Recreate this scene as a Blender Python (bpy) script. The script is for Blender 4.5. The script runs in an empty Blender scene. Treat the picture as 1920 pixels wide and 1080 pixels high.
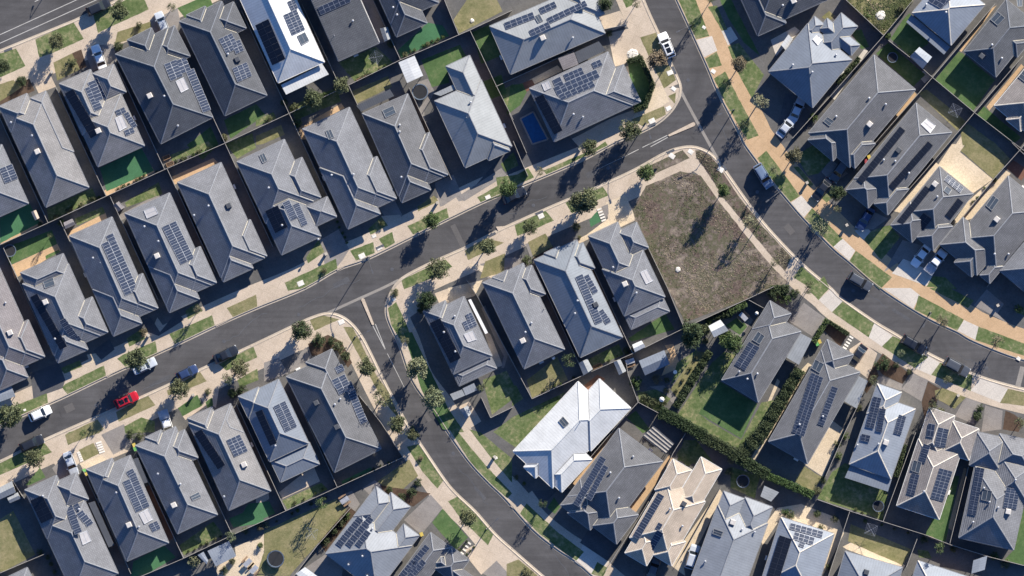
import bpy, bmesh, math, random
from mathutils import Vector, Matrix, noise
R = random.Random(7)
S = 0.1                     # metres per photograph pixel (the plan is surveyed from the aerial photograph)
GZ = 0.12                   # level of the blocks above the road
sc = bpy.context.scene
col = sc.collection
def P(t, x, y):
    """survey sheet t (row*10+col), sheet coordinates -> ground plan in metres"""
    return (((t % 10)*480 + x/4 - 960)*S, (540 - (t//10)*270 - y/4)*S)
def PL(t, c):
    return [P(t, c[i], c[i+1]) for i in range(0, len(c), 2)]
def F(x, y): return ((x-960)*S, (540-y)*S)

# ------------------------------------------------------------------ materials
MATS = {}
def nodes(name):
    m = bpy.data.materials.new(name); m.use_nodes = True
    nt = m.node_tree; b = nt.nodes['Principled BSDF']
    MATS[name] = m
    return m, nt, b
def lk(nt, a, b): nt.links.new(a, b)
def rgb(c): return (c[0], c[1], c[2], 1)
def noise_tex(nt, scale, detail=3, coord=None, rough=.6, dist=0):
    n = nt.nodes.new('ShaderNodeTexNoise'); n.inputs['Scale'].default_value = scale
    n.inputs['Detail'].default_value = detail; n.inputs['Roughness'].default_value = rough
    n.inputs['Distortion'].default_value = dist
    if coord: lk(nt, coord, n.inputs['Vector'])
    return n.outputs['Fac']
def ramp(nt, fac, stops):
    r = nt.nodes.new('ShaderNodeValToRGB'); e = r.color_ramp.elements
    e[0].position, e[0].color = stops[0][0], rgb(stops[0][1])
    e[1].position, e[1].color = stops[-1][0], rgb(stops[-1][1])
    for p, c in stops[1:-1]:
        k = e.new(p); k.color = rgb(c)
    lk(nt, fac, r.inputs['Fac']); return r.outputs['Color']
def mix(nt, a, b, fac, mode='MIX'):
    n = nt.nodes.new('ShaderNodeMix'); n.data_type = 'RGBA'; n.blend_type = mode
    for s, v in ((n.inputs[0], fac), (n.inputs[6], a), (n.inputs[7], b)):
        if hasattr(v, 'is_linked'): lk(nt, v, s)
        elif isinstance(v, (int, float)): s.default_value = v
        else: s.default_value = rgb(v)
    return n.outputs[2]
def bump(nt, b, h, strength=.5, dist=.05):
    n = nt.nodes.new('ShaderNodeBump'); n.inputs['Strength'].default_value = strength
    n.inputs['Distance'].default_value = dist
    lk(nt, h, n.inputs['Height']); lk(nt, n.outputs['Normal'], b.inputs['Normal'])
def pos(nt):
    return nt.nodes.new('ShaderNodeNewGeometry').outputs['Position']
def mul(c, k): return tuple(v*k for v in c)
def ground(name, stops, s1=.25, s2=3., s3=14., rough=.95, bmp=.0, bd=.05, contrast=.5, joint=0, streak=0):
    m, nt, b = nodes(name); p = pos(nt)
    a = noise_tex(nt, s1, 4, p, .65, .4); c = noise_tex(nt, s2, 4, p, .7); d = noise_tex(nt, s3, 3, p, .8)
    f = nt.nodes.new('ShaderNodeMath'); f.operation = 'MULTIPLY_ADD'; lk(nt, c, f.inputs[0]); f.inputs[1].default_value = contrast
    g = nt.nodes.new('ShaderNodeMath'); g.operation = 'MULTIPLY_ADD'; lk(nt, a, g.inputs[0]); g.inputs[1].default_value = 1.0-contrast*.5; g.inputs[2].default_value = -contrast*.25
    lk(nt, g.outputs[0], f.inputs[2])
    cl = ramp(nt, f.outputs[0], stops)
    cl = mix(nt, cl, ramp(nt, d, [(.25, (.55,)*3), (.5, (1,)*3), (.78, (1.5,)*3)]), .75, 'MULTIPLY')
    if joint:
        vr = nt.nodes.new('ShaderNodeVectorRotate'); vr.rotation_type = 'Z_AXIS'; vr.inputs['Angle'].default_value = math.radians(joint); lk(nt, p, vr.inputs['Vector'])
        br = nt.nodes.new('ShaderNodeTexBrick'); lk(nt, vr.outputs[0], br.inputs['Vector']); br.inputs['Scale'].default_value = 1; br.inputs['Brick Width'].default_value = 2.2; br.inputs['Row Height'].default_value = 1.6; br.offset = 0
        br.inputs['Mortar Size'].default_value = .03; br.inputs['Mortar Smooth'].default_value = .2; br.inputs['Color1'].default_value = rgb((.96,)*3); br.inputs['Color2'].default_value = rgb((1.04,)*3); br.inputs['Mortar'].default_value = rgb((.8,)*3)
        cl = mix(nt, cl, br.outputs['Color'], .8, 'MULTIPLY')
    if streak:
        vr = nt.nodes.new('ShaderNodeMapping'); vr.inputs['Rotation'].default_value = (0, 0, math.radians(-26)); vr.inputs['Scale'].default_value = (.06, 1.1, 1); lk(nt, p, vr.inputs['Vector'])
        sn = noise_tex(nt, 1.0, 4, vr.outputs[0], .55); cl = mix(nt, cl, ramp(nt, sn, [(.3, (.84,)*3), (.7, (1.2,)*3)]), streak, 'MULTIPLY')
        vo = noise_tex(nt, .07, 5, p, .7, 1.5); cl = mix(nt, cl, ramp(nt, vo, [(.38, (.85,)*3), (.5, (1,)*3), (.62, (1.14,)*3)]), 1, 'MULTIPLY')
        sp = noise_tex(nt, .55, 2, p, .4, .6); cl = mix(nt, cl, ramp(nt, sp, [(.22, (.6,)*3), (.30, (1,)*3)]), .6, 'MULTIPLY')
    lk(nt, cl, b.inputs['Base Color']); b.inputs['Roughness'].default_value = rough
    b.inputs['Specular IOR Level'].default_value = .15
    if bmp: bump(nt, b, d, bmp, bd)
    return m
def plain(name, c, rough=.6, metal=0, var=.25, scale=2., spec=.4, coat=0):
    m, nt, b = nodes(name); p = pos(nt)
    n = noise_tex(nt, scale, 4, p, .65)
    cl = ramp(nt, n, [(.25, mul(c, 1-var)), (.75, mul(c, 1+var))])
    lk(nt, cl, b.inputs['Base Color']); b.inputs['Roughness'].default_value = rough
    b.inputs['Metallic'].default_value = metal; b.inputs['Specular IOR Level'].default_value = spec
    if coat: b.inputs['Coat Weight'].default_value = coat; b.inputs['Coat Roughness'].default_value = .08
    return m

def tile_mat(name, c, var=.09):
    """concrete roof tiles: courses are real geometry, the single tiles are coloured through UV metres"""
    m, nt, b = nodes(name)
    uv = nt.nodes.new('ShaderNodeUVMap').outputs[0]
    br = nt.nodes.new('ShaderNodeTexBrick'); lk(nt, uv, br.inputs['Vector'])
    br.inputs['Scale'].default_value = 1; br.inputs['Brick Width'].default_value = .30; br.inputs['Row Height'].default_value = .40
    br.inputs['Mortar Size'].default_value = .03; br.inputs['Mortar Smooth'].default_value = .3; br.inputs['Bias'].default_value = 0
    br.inputs['Color1'].default_value = rgb(mul(c, 1-var)); br.inputs['Color2'].default_value = rgb(mul(c, 1+var)); br.inputs['Mortar'].default_value = rgb(mul(c, .62))
    p = pos(nt)
    n = noise_tex(nt, .35, 4, p, .6); n2 = noise_tex(nt, 7, 3, p, .7)
    cl = mix(nt, br.outputs['Color'], ramp(nt, n, [(.3, (.84,)*3), (.7, (1.15,)*3)]), 1, 'MULTIPLY')
    cl = mix(nt, cl, ramp(nt, n2, [(.3, (.90,)*3), (.72, (1.1,)*3)]), .8, 'MULTIPLY')
    lk(nt, cl, b.inputs['Base Color']); b.inputs['Roughness'].default_value = .75; b.inputs['Specular IOR Level'].default_value = .25
    return m
def metal_mat(name, c, rough=.5, pitch=.5):
    """pressed steel sheet with ribs running up the slope"""
    m, nt, b = nodes(name)
    uv = nt.nodes.new('ShaderNodeUVMap').outputs[0]
    sx = nt.nodes.new('ShaderNodeSeparateXYZ'); lk(nt, uv, sx.inputs[0])
    w = nt.nodes.new('ShaderNodeMath'); w.operation = 'PINGPONG'; lk(nt, sx.outputs[0], w.inputs[0]); w.inputs[1].default_value = pitch/2
    rr = ramp(nt, w.outputs[0], [(0, (.72,)*3), (.06, (.86,)*3), (.10, (1,)*3)])
    p = pos(nt)
    n = noise_tex(nt, .5, 5, p, .6); n2 = noise_tex(nt, 5, 3, p)
    cl = mix(nt, ramp(nt, n, [(.25, mul(c, .86)), (.75, mul(c, 1.12))]), rr, .5, 'MULTIPLY')
    cl = mix(nt, cl, ramp(nt, n2, [(.3, (.88,)*3), (.7, (1.1,)*3)]), .7, 'MULTIPLY')
    lk(nt, cl, b.inputs['Base Color']); b.inputs['Roughness'].default_value = rough; b.inputs['Specular IOR Level'].default_value = .3
    return m

# ------------------------------------------------------------------ object helpers
def link(o, parent=None):
    col.objects.link(o)
    if parent: o.parent = parent
    return o
def tag(o, label=None, cat=None, group=None, kind=None):
    if label: o['label'] = label
    if cat: o['category'] = cat
    if group: o['group'] = group
    if kind: o['kind'] = kind
    return o
def empty(name, x, y, z=0, rz=0):
    o = bpy.data.objects.new(name, None); o.empty_display_size = .3
    o.location = (x, y, z); o.rotation_euler = (0, 0, rz)
    return link(o)
class MB:
    def __init__(s): s.v = []; s.f = []; s.m = []; s.uv = []
    def face(s, pts, mi=0, uv=None):
        n = len(s.v); s.v += [tuple(p) for p in pts]; s.f.append(list(range(n, n+len(pts)))); s.m.append(mi)
        s.uv.append(uv or [(p[0], p[1]) for p in pts])
    def quadbox(s, q, z0, z1, mi=0, top=True, bot=False):
        """prism over plan polygon q (counter-clockwise)"""
        if top: s.face([(x, y, z1) for x, y in q], mi)
        if bot: s.face([(x, y, z0) for x, y in reversed(q)], mi)
        n = len(q)
        for i in range(n):
            a, b = q[i], q[(i+1) % n]
            L = math.hypot(b[0]-a[0], b[1]-a[1])
            s.face([(a[0], a[1], z0), (b[0], b[1], z0), (b[0], b[1], z1), (a[0], a[1], z1)], mi, [(0, 0), (L, 0), (L, z1-z0), (0, z1-z0)])
    def box(s, x0, y0, z0, x1, y1, z1, mi=0):
        s.quadbox([(x0, y0), (x1, y0), (x1, y1), (x0, y1)], z0, z1, mi, True, True)
    def bar(s, a, b, w, h, mi=0):
        a = Vector(a); b = Vector(b); d = (b-a)
        if d.length < 1e-4: return
        d.normalize(); up = Vector((0, 0, 1)) if abs(d.z) < .95 else Vector((1, 0, 0))
        n = d.cross(up).normalized()*w/2; u = n.cross(d).normalized()*h/2
        A = [a-n-u, a+n-u, a+n+u, a-n+u]; B = [b-n-u, b+n-u, b+n+u, b-n+u]
        for i in range(4):
            j = (i+1) % 4; s.face([A[i], A[j], B[j], B[i]], mi)
        s.face(A[::-1], mi); s.face(B, mi)
    def tube(s, pts, rad, n=6, mi=0, cap=True):
        rings = []
        for k, p in enumerate(pts):
            p = Vector(p); a = Vector(pts[max(k-1, 0)]); b = Vector(pts[min(k+1, len(pts)-1)])
            d = (b-a).normalized(); up = Vector((0, 0, 1)) if abs(d.z) < .9 else Vector((1, 0, 0))
            x = d.cross(up).normalized(); y = x.cross(d)
            r = rad[k] if hasattr(rad, '__len__') else rad
            rings.append([p+x*r*math.cos(2*math.pi*i/n)+y*r*math.sin(2*math.pi*i/n) for i in range(n)])
        for k in range(len(rings)-1):
            for i in range(n):
                j = (i+1) % n; s.face([rings[k][i], rings[k][j], rings[k+1][j], rings[k+1][i]], mi)
        if cap: s.face(rings[-1], mi); s.face(rings[0][::-1], mi)
    def lathe(s, prof, n=16, mi=0, c=(0, 0)):
        for k in range(len(prof)-1):
            (r0, z0), (r1, z1) = prof[k], prof[k+1]
            for i in range(n):
                a, b = 2*math.pi*i/n, 2*math.pi*(i+1)/n
                q = [(c[0]+r0*math.cos(a), c[1]+r0*math.sin(a), z0), (c[0]+r0*math.cos(b), c[1]+r0*math.sin(b), z0), (c[0]+r1*math.cos(b), c[1]+r1*math.sin(b), z1), (c[0]+r1*math.cos(a), c[1]+r1*math.sin(a), z1)]
                if r1 < 1e-5: q = q[:3]
                elif r0 < 1e-5: q = [q[0], q[2], q[3]]
                s.face(q, mi)
    def mesh(s, name, mats):
        me = bpy.data.meshes.new(name)
        me.from_pydata(s.v, [], s.f)
        for m in mats: me.materials.append(MATS[m] if isinstance(m, str) else m)
        me.polygons.foreach_set('material_index', s.m)
        uvl = me.uv_layers.new(name='UVMap')
        uvl.data.foreach_set('uv', [c for f in s.uv for p in f for c in p])
        me.update()
        return me
    def build(s, name, mats, parent=None, smooth=False):
        if isinstance(mats, str): mats = [mats]
        me = s.mesh(name, mats)
        if smooth:
            bm = bmesh.new(); bm.from_mesh(me); bmesh.ops.remove_doubles(bm, verts=bm.verts, dist=.0005)
            for f in bm.faces: f.smooth = True
            bm.to_mesh(me); bm.free()
        o = bpy.data.objects.new(name, me)
        return link(o, parent)
def copy_tree(o, parent=None):
    c = o.copy(); col.objects.link(c); c.parent = parent
    for ch in list(o.children): copy_tree(ch, c)
    return c

# ------------------------------------------------------------------ 2-D geometry
def area(q): return sum(q[i][0]*q[(i+1) % len(q)][1]-q[(i+1) % len(q)][0]*q[i][1] for i in range(len(q)))/2
def ccw(q): return list(q) if area(q) > 0 else list(q)[::-1]
def clip(q, h):
    """keep a*x+b*y+c >= 0 of a convex polygon"""
    a, b, c = h; out = []
    for i in range(len(q)):
        p, r = q[i], q[(i+1) % len(q)]
        dp, dr = a*p[0]+b*p[1]+c, a*r[0]+b*r[1]+c
        if dp >= 0: out.append(p)
        if (dp > 0 and dr < 0) or (dp < 0 and dr > 0):
            t = dp/(dp-dr); out.append((p[0]+t*(r[0]-p[0]), p[1]+t*(r[1]-p[1])))
    return out if len(out) > 2 and abs(area(out)) > 1e-4 else []
def inside(p, q):
    r = False; x, y = p; n = len(q)
    for i in range(n):
        a, b = q[i], q[i-1]
        if (a[1] > y) != (b[1] > y) and x < (b[0]-a[0])*(y-a[1])/(b[1]-a[1])+a[0]: r = not r
    return r
def seg_x(a, b, c, d):
    def o(p, q, r): return (q[0]-p[0])*(r[1]-p[1])-(q[1]-p[1])*(r[0]-p[0])
    return o(a, b, c)*o(a, b, d) < 0 and o(c, d, a)*o(c, d, b) < 0
def overlap(p, q):
    if max(x for x, _ in p) < min(x for x, _ in q) or max(x for x, _ in q) < min(x for x, _ in p): return False
    if max(y for _, y in p) < min(y for _, y in q) or max(y for _, y in q) < min(y for _, y in p): return False
    if any(inside(v, q) for v in p) or any(inside(v, p) for v in q): return True
    return any(seg_x(p[i-1], p[i], q[j-1], q[j]) for i in range(len(p)) for j in range(len(q)))
def smooth(pts, n=5):
    out = []
    for i in range(len(pts)-1):
        p0, p1, p2, p3 = pts[max(i-1, 0)], pts[i], pts[i+1], pts[min(i+2, len(pts)-1)]
        for k in range(n):
            t = k/n
            out.append(tuple(.5*((2*b)+(c-a)*t+(2*a-5*b+4*c-d)*t*t+(3*b-a-3*c+d)*t**3) for a, b, c, d in zip(p0, p1, p2, p3)))
    return out+[pts[-1]]
def offset(pts, w):
    """polyline moved w metres to its left"""
    out = []
    for i in range(len(pts)):
        a, b = pts[max(i-1, 0)], pts[min(i+1, len(pts)-1)]
        d = math.hypot(b[0]-a[0], b[1]-a[1]) or 1
        out.append((pts[i][0]-(b[1]-a[1])/d*w, pts[i][1]+(b[0]-a[0])/d*w))
    return out

# ------------------------------------------------------------------ labels made unique through place words
PENDING = []
def late(o, text, px): PENDING.append((o, text, px))
ORD = ['', 'second', 'third', 'fourth', 'fifth', 'sixth', 'seventh', 'eighth', 'ninth', 'tenth', 'eleventh', 'twelfth']
def finish_labels():
    by = {}
    for o, t, x in PENDING: by.setdefault(t, []).append((x, o))
    for t, L in by.items():
        L.sort(key=lambda k: k[0]); n = len(L)
        for i, (x, o) in enumerate(L):
            if n == 1: s = t
            elif i == 0: s = 'leftmost '+t if n > 2 else 'left-hand '+t
            elif i == n-1: s = 'rightmost '+t if n > 2 else 'right-hand '+t
            elif i < 12: s = ORD[i]+' from left '+t
            else: s = 'right of centre '+t
            o['label'] = ' '.join(s.split()[:16])
# ------------------------------------------------------------------ material table (real surface colours)
ground('soil_base', [(.3, (.095, .092, .088)), (.7, (.16, .153, .143))], bmp=.3)
ground('asphalt', [(.25, (.074, .071, .071)), (.75, (.104, .100, .100))], s1=.12, s2=1.2, s3=9, bmp=.15, bd=.02, contrast=.35, streak=.8)
ground('old_asphalt', [(.25, (.10, .095, .09)), (.75, (.14, .13, .125))], s3=9, bmp=.1, bd=.02)
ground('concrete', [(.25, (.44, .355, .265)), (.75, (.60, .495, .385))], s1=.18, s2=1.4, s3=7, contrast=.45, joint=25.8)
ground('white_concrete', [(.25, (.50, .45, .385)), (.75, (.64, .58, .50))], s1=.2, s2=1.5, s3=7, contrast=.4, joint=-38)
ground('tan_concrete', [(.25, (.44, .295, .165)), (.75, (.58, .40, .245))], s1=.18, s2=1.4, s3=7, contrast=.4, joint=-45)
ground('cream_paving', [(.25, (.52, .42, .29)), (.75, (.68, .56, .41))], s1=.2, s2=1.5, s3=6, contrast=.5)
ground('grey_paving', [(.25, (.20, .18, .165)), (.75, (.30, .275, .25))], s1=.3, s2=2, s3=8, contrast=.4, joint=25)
ground('dark_paving', [(.25, (.07, .07, .075)), (.75, (.12, .12, .125))], s1=.3, s2=2, s3=8)
ground('brick_paving', [(.25, (.13, .065, .045)), (.75, (.22, .12, .085))], s1=.3, s2=3, s3=9)
ground('grass', [(.30, (.066, .098, .036)), (.44, (.11, .148, .055)), (.54, (.15, .175, .078)), (.66, (.28, .255, .14))], s1=.35, s2=1.6, s3=9, bmp=.7, bd=.08, contrast=.7)
ground('dry_grass', [(.2, (.09, .10, .038)), (.45, (.19, .18, .085)), (.65, (.28, .24, .13)), (.85, (.36, .30, .18))], s1=.35, s2=2.2, s3=10, bmp=.7, bd=.08)
ground('green_lawn', [(.25, (.058, .10, .038)), (.5, (.082, .140, .052)), (.75, (.15, .185, .085))], s1=.3, s2=1.6, s3=10, bmp=.6, bd=.06, contrast=.6)
ground('synthetic_turf', [(.25, (.05, .13, .062)), (.75, (.078, .195, .095))], s1=.2, s2=1.5, s3=12, contrast=.35)
ground('weedy_soil', [(.30, (.075, .056, .047)), (.42, (.15, .112, .092)), (.49, (.10, .098, .058)), (.56, (.17, .135, .112)), (.70, (.33, .28, .21))], s1=.11, s2=.7, s3=4, bmp=.5, bd=.08, contrast=.6)
ground('garden_soil', [(.25, (.055, .036, .026)), (.75, (.125, .085, .06))], s1=.5, s2=3, s3=9, bmp=.5, bd=.08)
ground('kerb_concrete', [(.25, (.38, .32, .25)), (.75, (.50, .43, .345))], s1=.3, s2=2, s3=8)
ground('line_paint', [(.2, (.35, .33, .30)), (.8, (.62, .60, .55))], s1=.8, s2=4, s3=12)
ground('strip_concrete', [(.25, (.22, .20, .18)), (.75, (.33, .30, .26))], s1=.4, s2=3, s3=9)
tile_mat('charcoal_tile', (.114, .118, .127))
tile_mat('slate_tile', (.203, .207, .219))
tile_mat('dim_tile', (.152, .152, .157))
tile_mat('grey_tile', (.212, .213, .221))
tile_mat('warm_tile', (.255, .245, .238))
tile_mat('brown_tile', (.225, .205, .205))
tile_mat('taupe_tile', (.265, .238, .22), .1)
tile_mat('cream_tile', (.50, .41, .318), .08)
metal_mat('white_sheet', (.60, .60, .58))
metal_mat('pale_sheet', (.29, .30, .30))
metal_mat('grey_sheet', (.25, .265, .285))
metal_mat('blue_sheet', (.19, .212, .245))
metal_mat('pale_blue_sheet', (.255, .28, .315))
metal_mat('dark_sheet', (.085, .09, .10), pitch=.4)
metal_mat('smooth_slate', (.225, .245, .265))
plain('ridge_grey', (.245, .25, .262), .8)
plain('ridge_dark', (.17, .18, .20), .8)
plain('ridge_pale', (.62, .56, .47), .8)
plain('valley_steel', (.52, .47, .36), .5)
plain('gutter_grey', (.26, .26, .26), .5)
plain('gutter_dark', (.10, .105, .115), .5)
plain('gutter_white', (.72, .69, .63), .5)
plain('brick_wall', (.26, .19, .15), .9, var=.3, scale=6)
plain('render_wall', (.50, .47, .42), .9, var=.1)
plain('pale_wall', (.66, .62, .54), .9, var=.1)
plain('white_paint', (.78, .76, .71), .6, var=.08)
plain('window_glass', (.03, .035, .045), .08, spec=.6, var=.1)
plain('panel_cell', (.030, .040, .066), .25, spec=.5, var=.22, scale=.9)
plain('panel_cell_black', (.012, .015, .024), .3, spec=.4, var=.2, scale=.9)
plain('panel_frame', (.50, .51, .53), .4, .3)
plain('panel_frame_black', (.05, .055, .07), .4)
plain('collector_glass', (.33, .32, .325), .3, var=.1)
plain('collector_dark', (.06, .075, .095), .2, var=.2)
plain('cooler_plastic', (.55, .51, .46), .7)
plain('cooler_dark', (.07, .075, .085), .7)
plain('galvanised', (.55, .55, .55), .4, .5)
plain('fence_steel', (.17, .168, .168), .6, var=.2)
plain('fence_cap', (.36, .33, .29), .6, var=.2)
plain('timber', (.28, .18, .11), .85)
plain('bark', (.13, .095, .07), .95, scale=5)
plain('black_rubber', (.012, .012, .013), .8)
plain('alloy', (.45, .46, .48), .35, .7)
plain('lamp_glass', (.75, .75, .72), .2)
plain('tail_red', (.35, .02, .02), .3)
plain('car_glass', (.012, .015, .02), .08, spec=.6)
for n, c in (('white', (.80, .80, .79)), ('silver', (.45, .48, .52)), ('black', (.020, .023, .030)), ('charcoal', (.075, .082, .095)), ('steel', (.15, .20, .29)), ('blue', (.03, .05, .12)), ('red', (.42, .012, .022)), ('grey', (.16, .17, .18))):
    plain('paint_'+n, c, .28, var=.04, coat=.8)
plain('bin_green', (.03, .07, .04), .6); plain('lid_yellow', (.55, .42, .10), .5); plain('lid_red', (.32, .06, .07), .5); plain('lid_lime', (.16, .42, .12), .5)
plain('mat_black', (.018, .019, .022), .8); plain('pad_blue', (.10, .13, .17), .7)
plain('pool_water', (.012, .075, .19), .06, spec=.5, var=.25, scale=1.2)
plain('pole_steel', (.13, .13, .135), .5, .4)
plain('stone', (.45, .40, .33), .9); plain('white_stone', (.72, .68, .6), .9)
plain('pot', (.30, .15, .09), .8)
plain('canvas', (.72, .70, .66), .8)
def leaf_mat(name, c):
    m, nt, b = nodes(name); p = pos(nt)
    info = nt.nodes.new('ShaderNodeObjectInfo').outputs['Random']
    n = noise_tex(nt, 2.2, 4, p, .7)
    cl = ramp(nt, n, [(.28, mul(c, .55)), (.5, c), (.74, (c[0]*1.7, c[1]*1.5, c[2]*1.5))])
    cl = mix(nt, cl, ramp(nt, info, [(0, (.8, .88, .8)), (1, (1.22, 1.1, 1.1))]), 1, 'MULTIPLY')
    lk(nt, cl, b.inputs['Base Color']); b.inputs['Roughness'].default_value = .7; b.inputs['Specular IOR Level'].default_value = .2
    return m
leaf_mat('leaf_olive', (.115, .130, .070))
leaf_mat('leaf_dark', (.058, .082, .040))
leaf_mat('leaf_green', (.082, .125, .048))
leaf_mat('leaf_dusty', (.17, .15, .10))
leaf_mat('leaf_pale', (.19, .205, .125))
leaf_mat('weed_green', (.085, .11, .045)); leaf_mat('weed_brown', (.125, .092, .075)); leaf_mat('weed_straw', (.37, .31, .225))
# ------------------------------------------------------------------ houses
HOUSES = []      # (short name, centre)
def rect_from(A, v, u, p, q):
    pu, pv = (p[0]-A[0])*u[0]+(p[1]-A[1])*u[1], (p[0]-A[0])*v[0]+(p[1]-A[1])*v[1]
    qu, qv = (q[0]-A[0])*u[0]+(q[1]-A[1])*u[1], (q[0]-A[0])*v[0]+(q[1]-A[1])*v[1]
    f = lambda a, b: (A[0]+u[0]*a+v[0]*b, A[1]+u[1]*a+v[1]*b)
    return ccw([f(pu, pv), f(pu, qv), f(qu, qv), f(qu, pv)])
def hplanes(r, tanp, z0):
    """the four roof planes of a hipped rectangle: z = a*x + b*y + c"""
    out = []
    for i in range(4):
        p, q = r[i], r[(i+1) % 4]; L = math.hypot(q[0]-p[0], q[1]-p[1]); n = (-(q[1]-p[1])/L, (q[0]-p[0])/L)
        out.append((n[0]*tanp, n[1]*tanp, z0-tanp*(n[0]*p[0]+n[1]*p[1])))
    return out
def ev(pl, x, y): return pl[0]*x+pl[1]*y+pl[2]
def dif(p, q): return (p[0]-q[0], p[1]-q[1], p[2]-q[2])
class Roof:
    def __init__(s, rects, z0, pitch):
        s.r = rects; s.z0 = z0; s.t = math.tan(math.radians(pitch)); s.pl = [hplanes(r, s.t, z0) for r in rects]
    def z(s, x, y):
        return max(min(ev(p, x, y) for p in pl) for pl in s.pl)
    def plane(s, x, y):
        pl = max(s.pl, key=lambda pl: min(ev(p, x, y) for p in pl)); return min(pl, key=lambda p: ev(p, x, y))
    def faces(s):
        for i, r in enumerate(s.r):
            for j in range(4):
                q = list(r)
                for m in range(4):
                    if m != j and q: q = clip(q, dif(s.pl[i][m], s.pl[i][j]))
                pieces = [q] if q else []
                for k in range(len(s.r)):
                    if k == i: continue
                    eps = .004 if k < i else -.004
                    nxt = []
                    for pc in pieces:
                        cur = pc
                        for m in range(4):
                            h = dif(s.pl[k][m], s.pl[i][j]); h = (h[0], h[1], h[2]+eps)
                            o = clip(cur, (-h[0], -h[1], -h[2]))
                            if o: nxt.append(o)
                            cur = clip(cur, h)
                            if not cur: break
                    pieces = nxt
                for pc in pieces: yield i, j, pc
    def runs(s, a, b, zf, others, n=60):
        """stretches of the segment a-b that lie on top of every other hipped block"""
        out = []; start = None
        for k in range(n+1):
            t = k/n; x, y = a[0]+(b[0]-a[0])*t, a[1]+(b[1]-a[1])*t; z = zf(x, y)
            ok = all(min(ev(p, x, y) for p in s.pl[m]) <= z+.012 for m in others)
            if ok and start is None: start = t
            if start is not None and (not ok or k == n):
                e = t if ok else t-1/n
                if e-start > .02: out.append(tuple((a[0]+(b[0]-a[0])*w, a[1]+(b[1]-a[1])*w) for w in (start, e)))
                start = None
        return out
COURSE = .40
def roof_mesh(rf, O, tiled, soffit=True):
    mb = MB(); ct = math.cos(math.atan(rf.t)); c = COURSE*ct; ox, oy = O
    for i, j, q in rf.faces():
        pl = rf.pl[i][j]; p, e = rf.r[i][j], rf.r[i][(j+1) % 4]; L = math.hypot(e[0]-p[0], e[1]-p[1]); d = ((e[0]-p[0])/L, (e[1]-p[1])/L); n = (-d[1], d[0])
        du = lambda x, y: (d[0]*(x-p[0])+d[1]*(y-p[1]), n[0]*(x-p[0])+n[1]*(y-p[1]))
        if not tiled:
            mb.face([(x-ox, y-oy, ev(pl, x, y)) for x, y in q], 0, [(du(x, y)[0], du(x, y)[1]/ct) for x, y in q]); continue
        ds = [du(x, y)[1] for x, y in q]; k0, k1 = int(math.floor(min(ds)/c+1e-6)), int(math.ceil(max(ds)/c-1e-6))
        cc = n[0]*p[0]+n[1]*p[1]
        for k in range(k0, k1):
            s_ = clip(clip(q, (n[0], n[1], -cc-k*c)), (-n[0], -n[1], cc+(k+1)*c))
            if not s_: continue
            pts = []; uv = []
            for x, y in s_:
                u_, d_ = du(x, y); lift = .055*(1-(d_-k*c)/c)
                pts.append((x-ox, y-oy, ev(pl, x, y)+lift)); uv.append((u_+(.15 if k % 2 else 0), d_/ct))
            mb.face(pts, 0, uv)
            low = [(x, y) for x, y in s_ if abs(du(x, y)[1]-k*c) < 1e-4]
            if len(low) >= 2:
                low.sort(key=lambda w: du(*w)[0]); a, b = low[0], low[-1]
                za, zb = ev(pl, *a), ev(pl, *b)
                mb.face([(a[0]-ox, a[1]-oy, za), (b[0]-ox, b[1]-oy, zb), (b[0]-ox, b[1]-oy, zb+.055), (a[0]-ox, a[1]-oy, za+.055)], 0, [(0, k*COURSE+.01)]*4)
    if soffit:
        for i, r in enumerate(rf.r):
            mb.face([(x-ox, y-oy, rf.z0-.10-.004*i) for x, y in r][::-1], 1)
    return mb
def cap(mb, a, b, za, zb, O, w, h, lift=.03):
    L = math.hypot(b[0]-a[0], b[1]-a[1])
    if L < .15: return
    n = (-(b[1]-a[1])/L*w, (b[0]-a[0])/L*w)
    A = (a[0]-O[0], a[1]-O[1]); B = (b[0]-O[0], b[1]-O[1])
    pr = [(-1, -.01), (-.55, h), (.55, h), (1, -.01)]
    for k in range(3):
        (s0, h0), (s1, h1) = pr[k], pr[k+1]
        mb.face([(A[0]+n[0]*s1, A[1]+n[1]*s1, za+h1+lift), (A[0]+n[0]*s0, A[1]+n[1]*s0, za+h0+lift), (B[0]+n[0]*s0, B[1]+n[1]*s0, zb+h0+lift), (B[0]+n[0]*s1, B[1]+n[1]*s1, zb+h1+lift)])
    for q, z, s_ in ((A, za, 1), (B, zb, -1)):
        f = [(q[0]+n[0]*s0, q[1]+n[1]*s0, z+h0+lift) for s0, h0 in pr]; mb.face(f if s_ > 0 else f[::-1])
def ridges(rf, O, mb):
    for i, r in enumerate(rf.r):
        others = [k for k in range(len(rf.r)) if k != i]
        l0 = math.hypot(r[1][0]-r[0][0], r[1][1]-r[0][1]); l1 = math.hypot(r[2][0]-r[1][0], r[2][1]-r[1][1])
        q = r if l0 >= l1 else [r[1], r[2], r[3], r[0]]
        L, Wd = max(l0, l1), min(l0, l1)
        d = ((q[1][0]-q[0][0])/L, (q[1][1]-q[0][1])/L); n = (-d[1], d[0]); h = Wd/2
        ra = (q[0][0]+d[0]*h+n[0]*h, q[0][1]+d[1]*h+n[1]*h); rb = (q[1][0]-d[0]*h+n[0]*h, q[1][1]-d[1]*h+n[1]*h)
        zf = lambda x, y: min(ev(p, x, y) for p in rf.pl[i])
        segs = [(q[0], ra), (q[3], ra), (q[1], rb), (q[2], rb)]
        if L-Wd > .3: segs.append((ra, rb))
        for a, b in segs:
            for x, y in rf.runs(a, b, zf, others): cap(mb, x, y, zf(*x), zf(*y), O, .115, .06)
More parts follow.
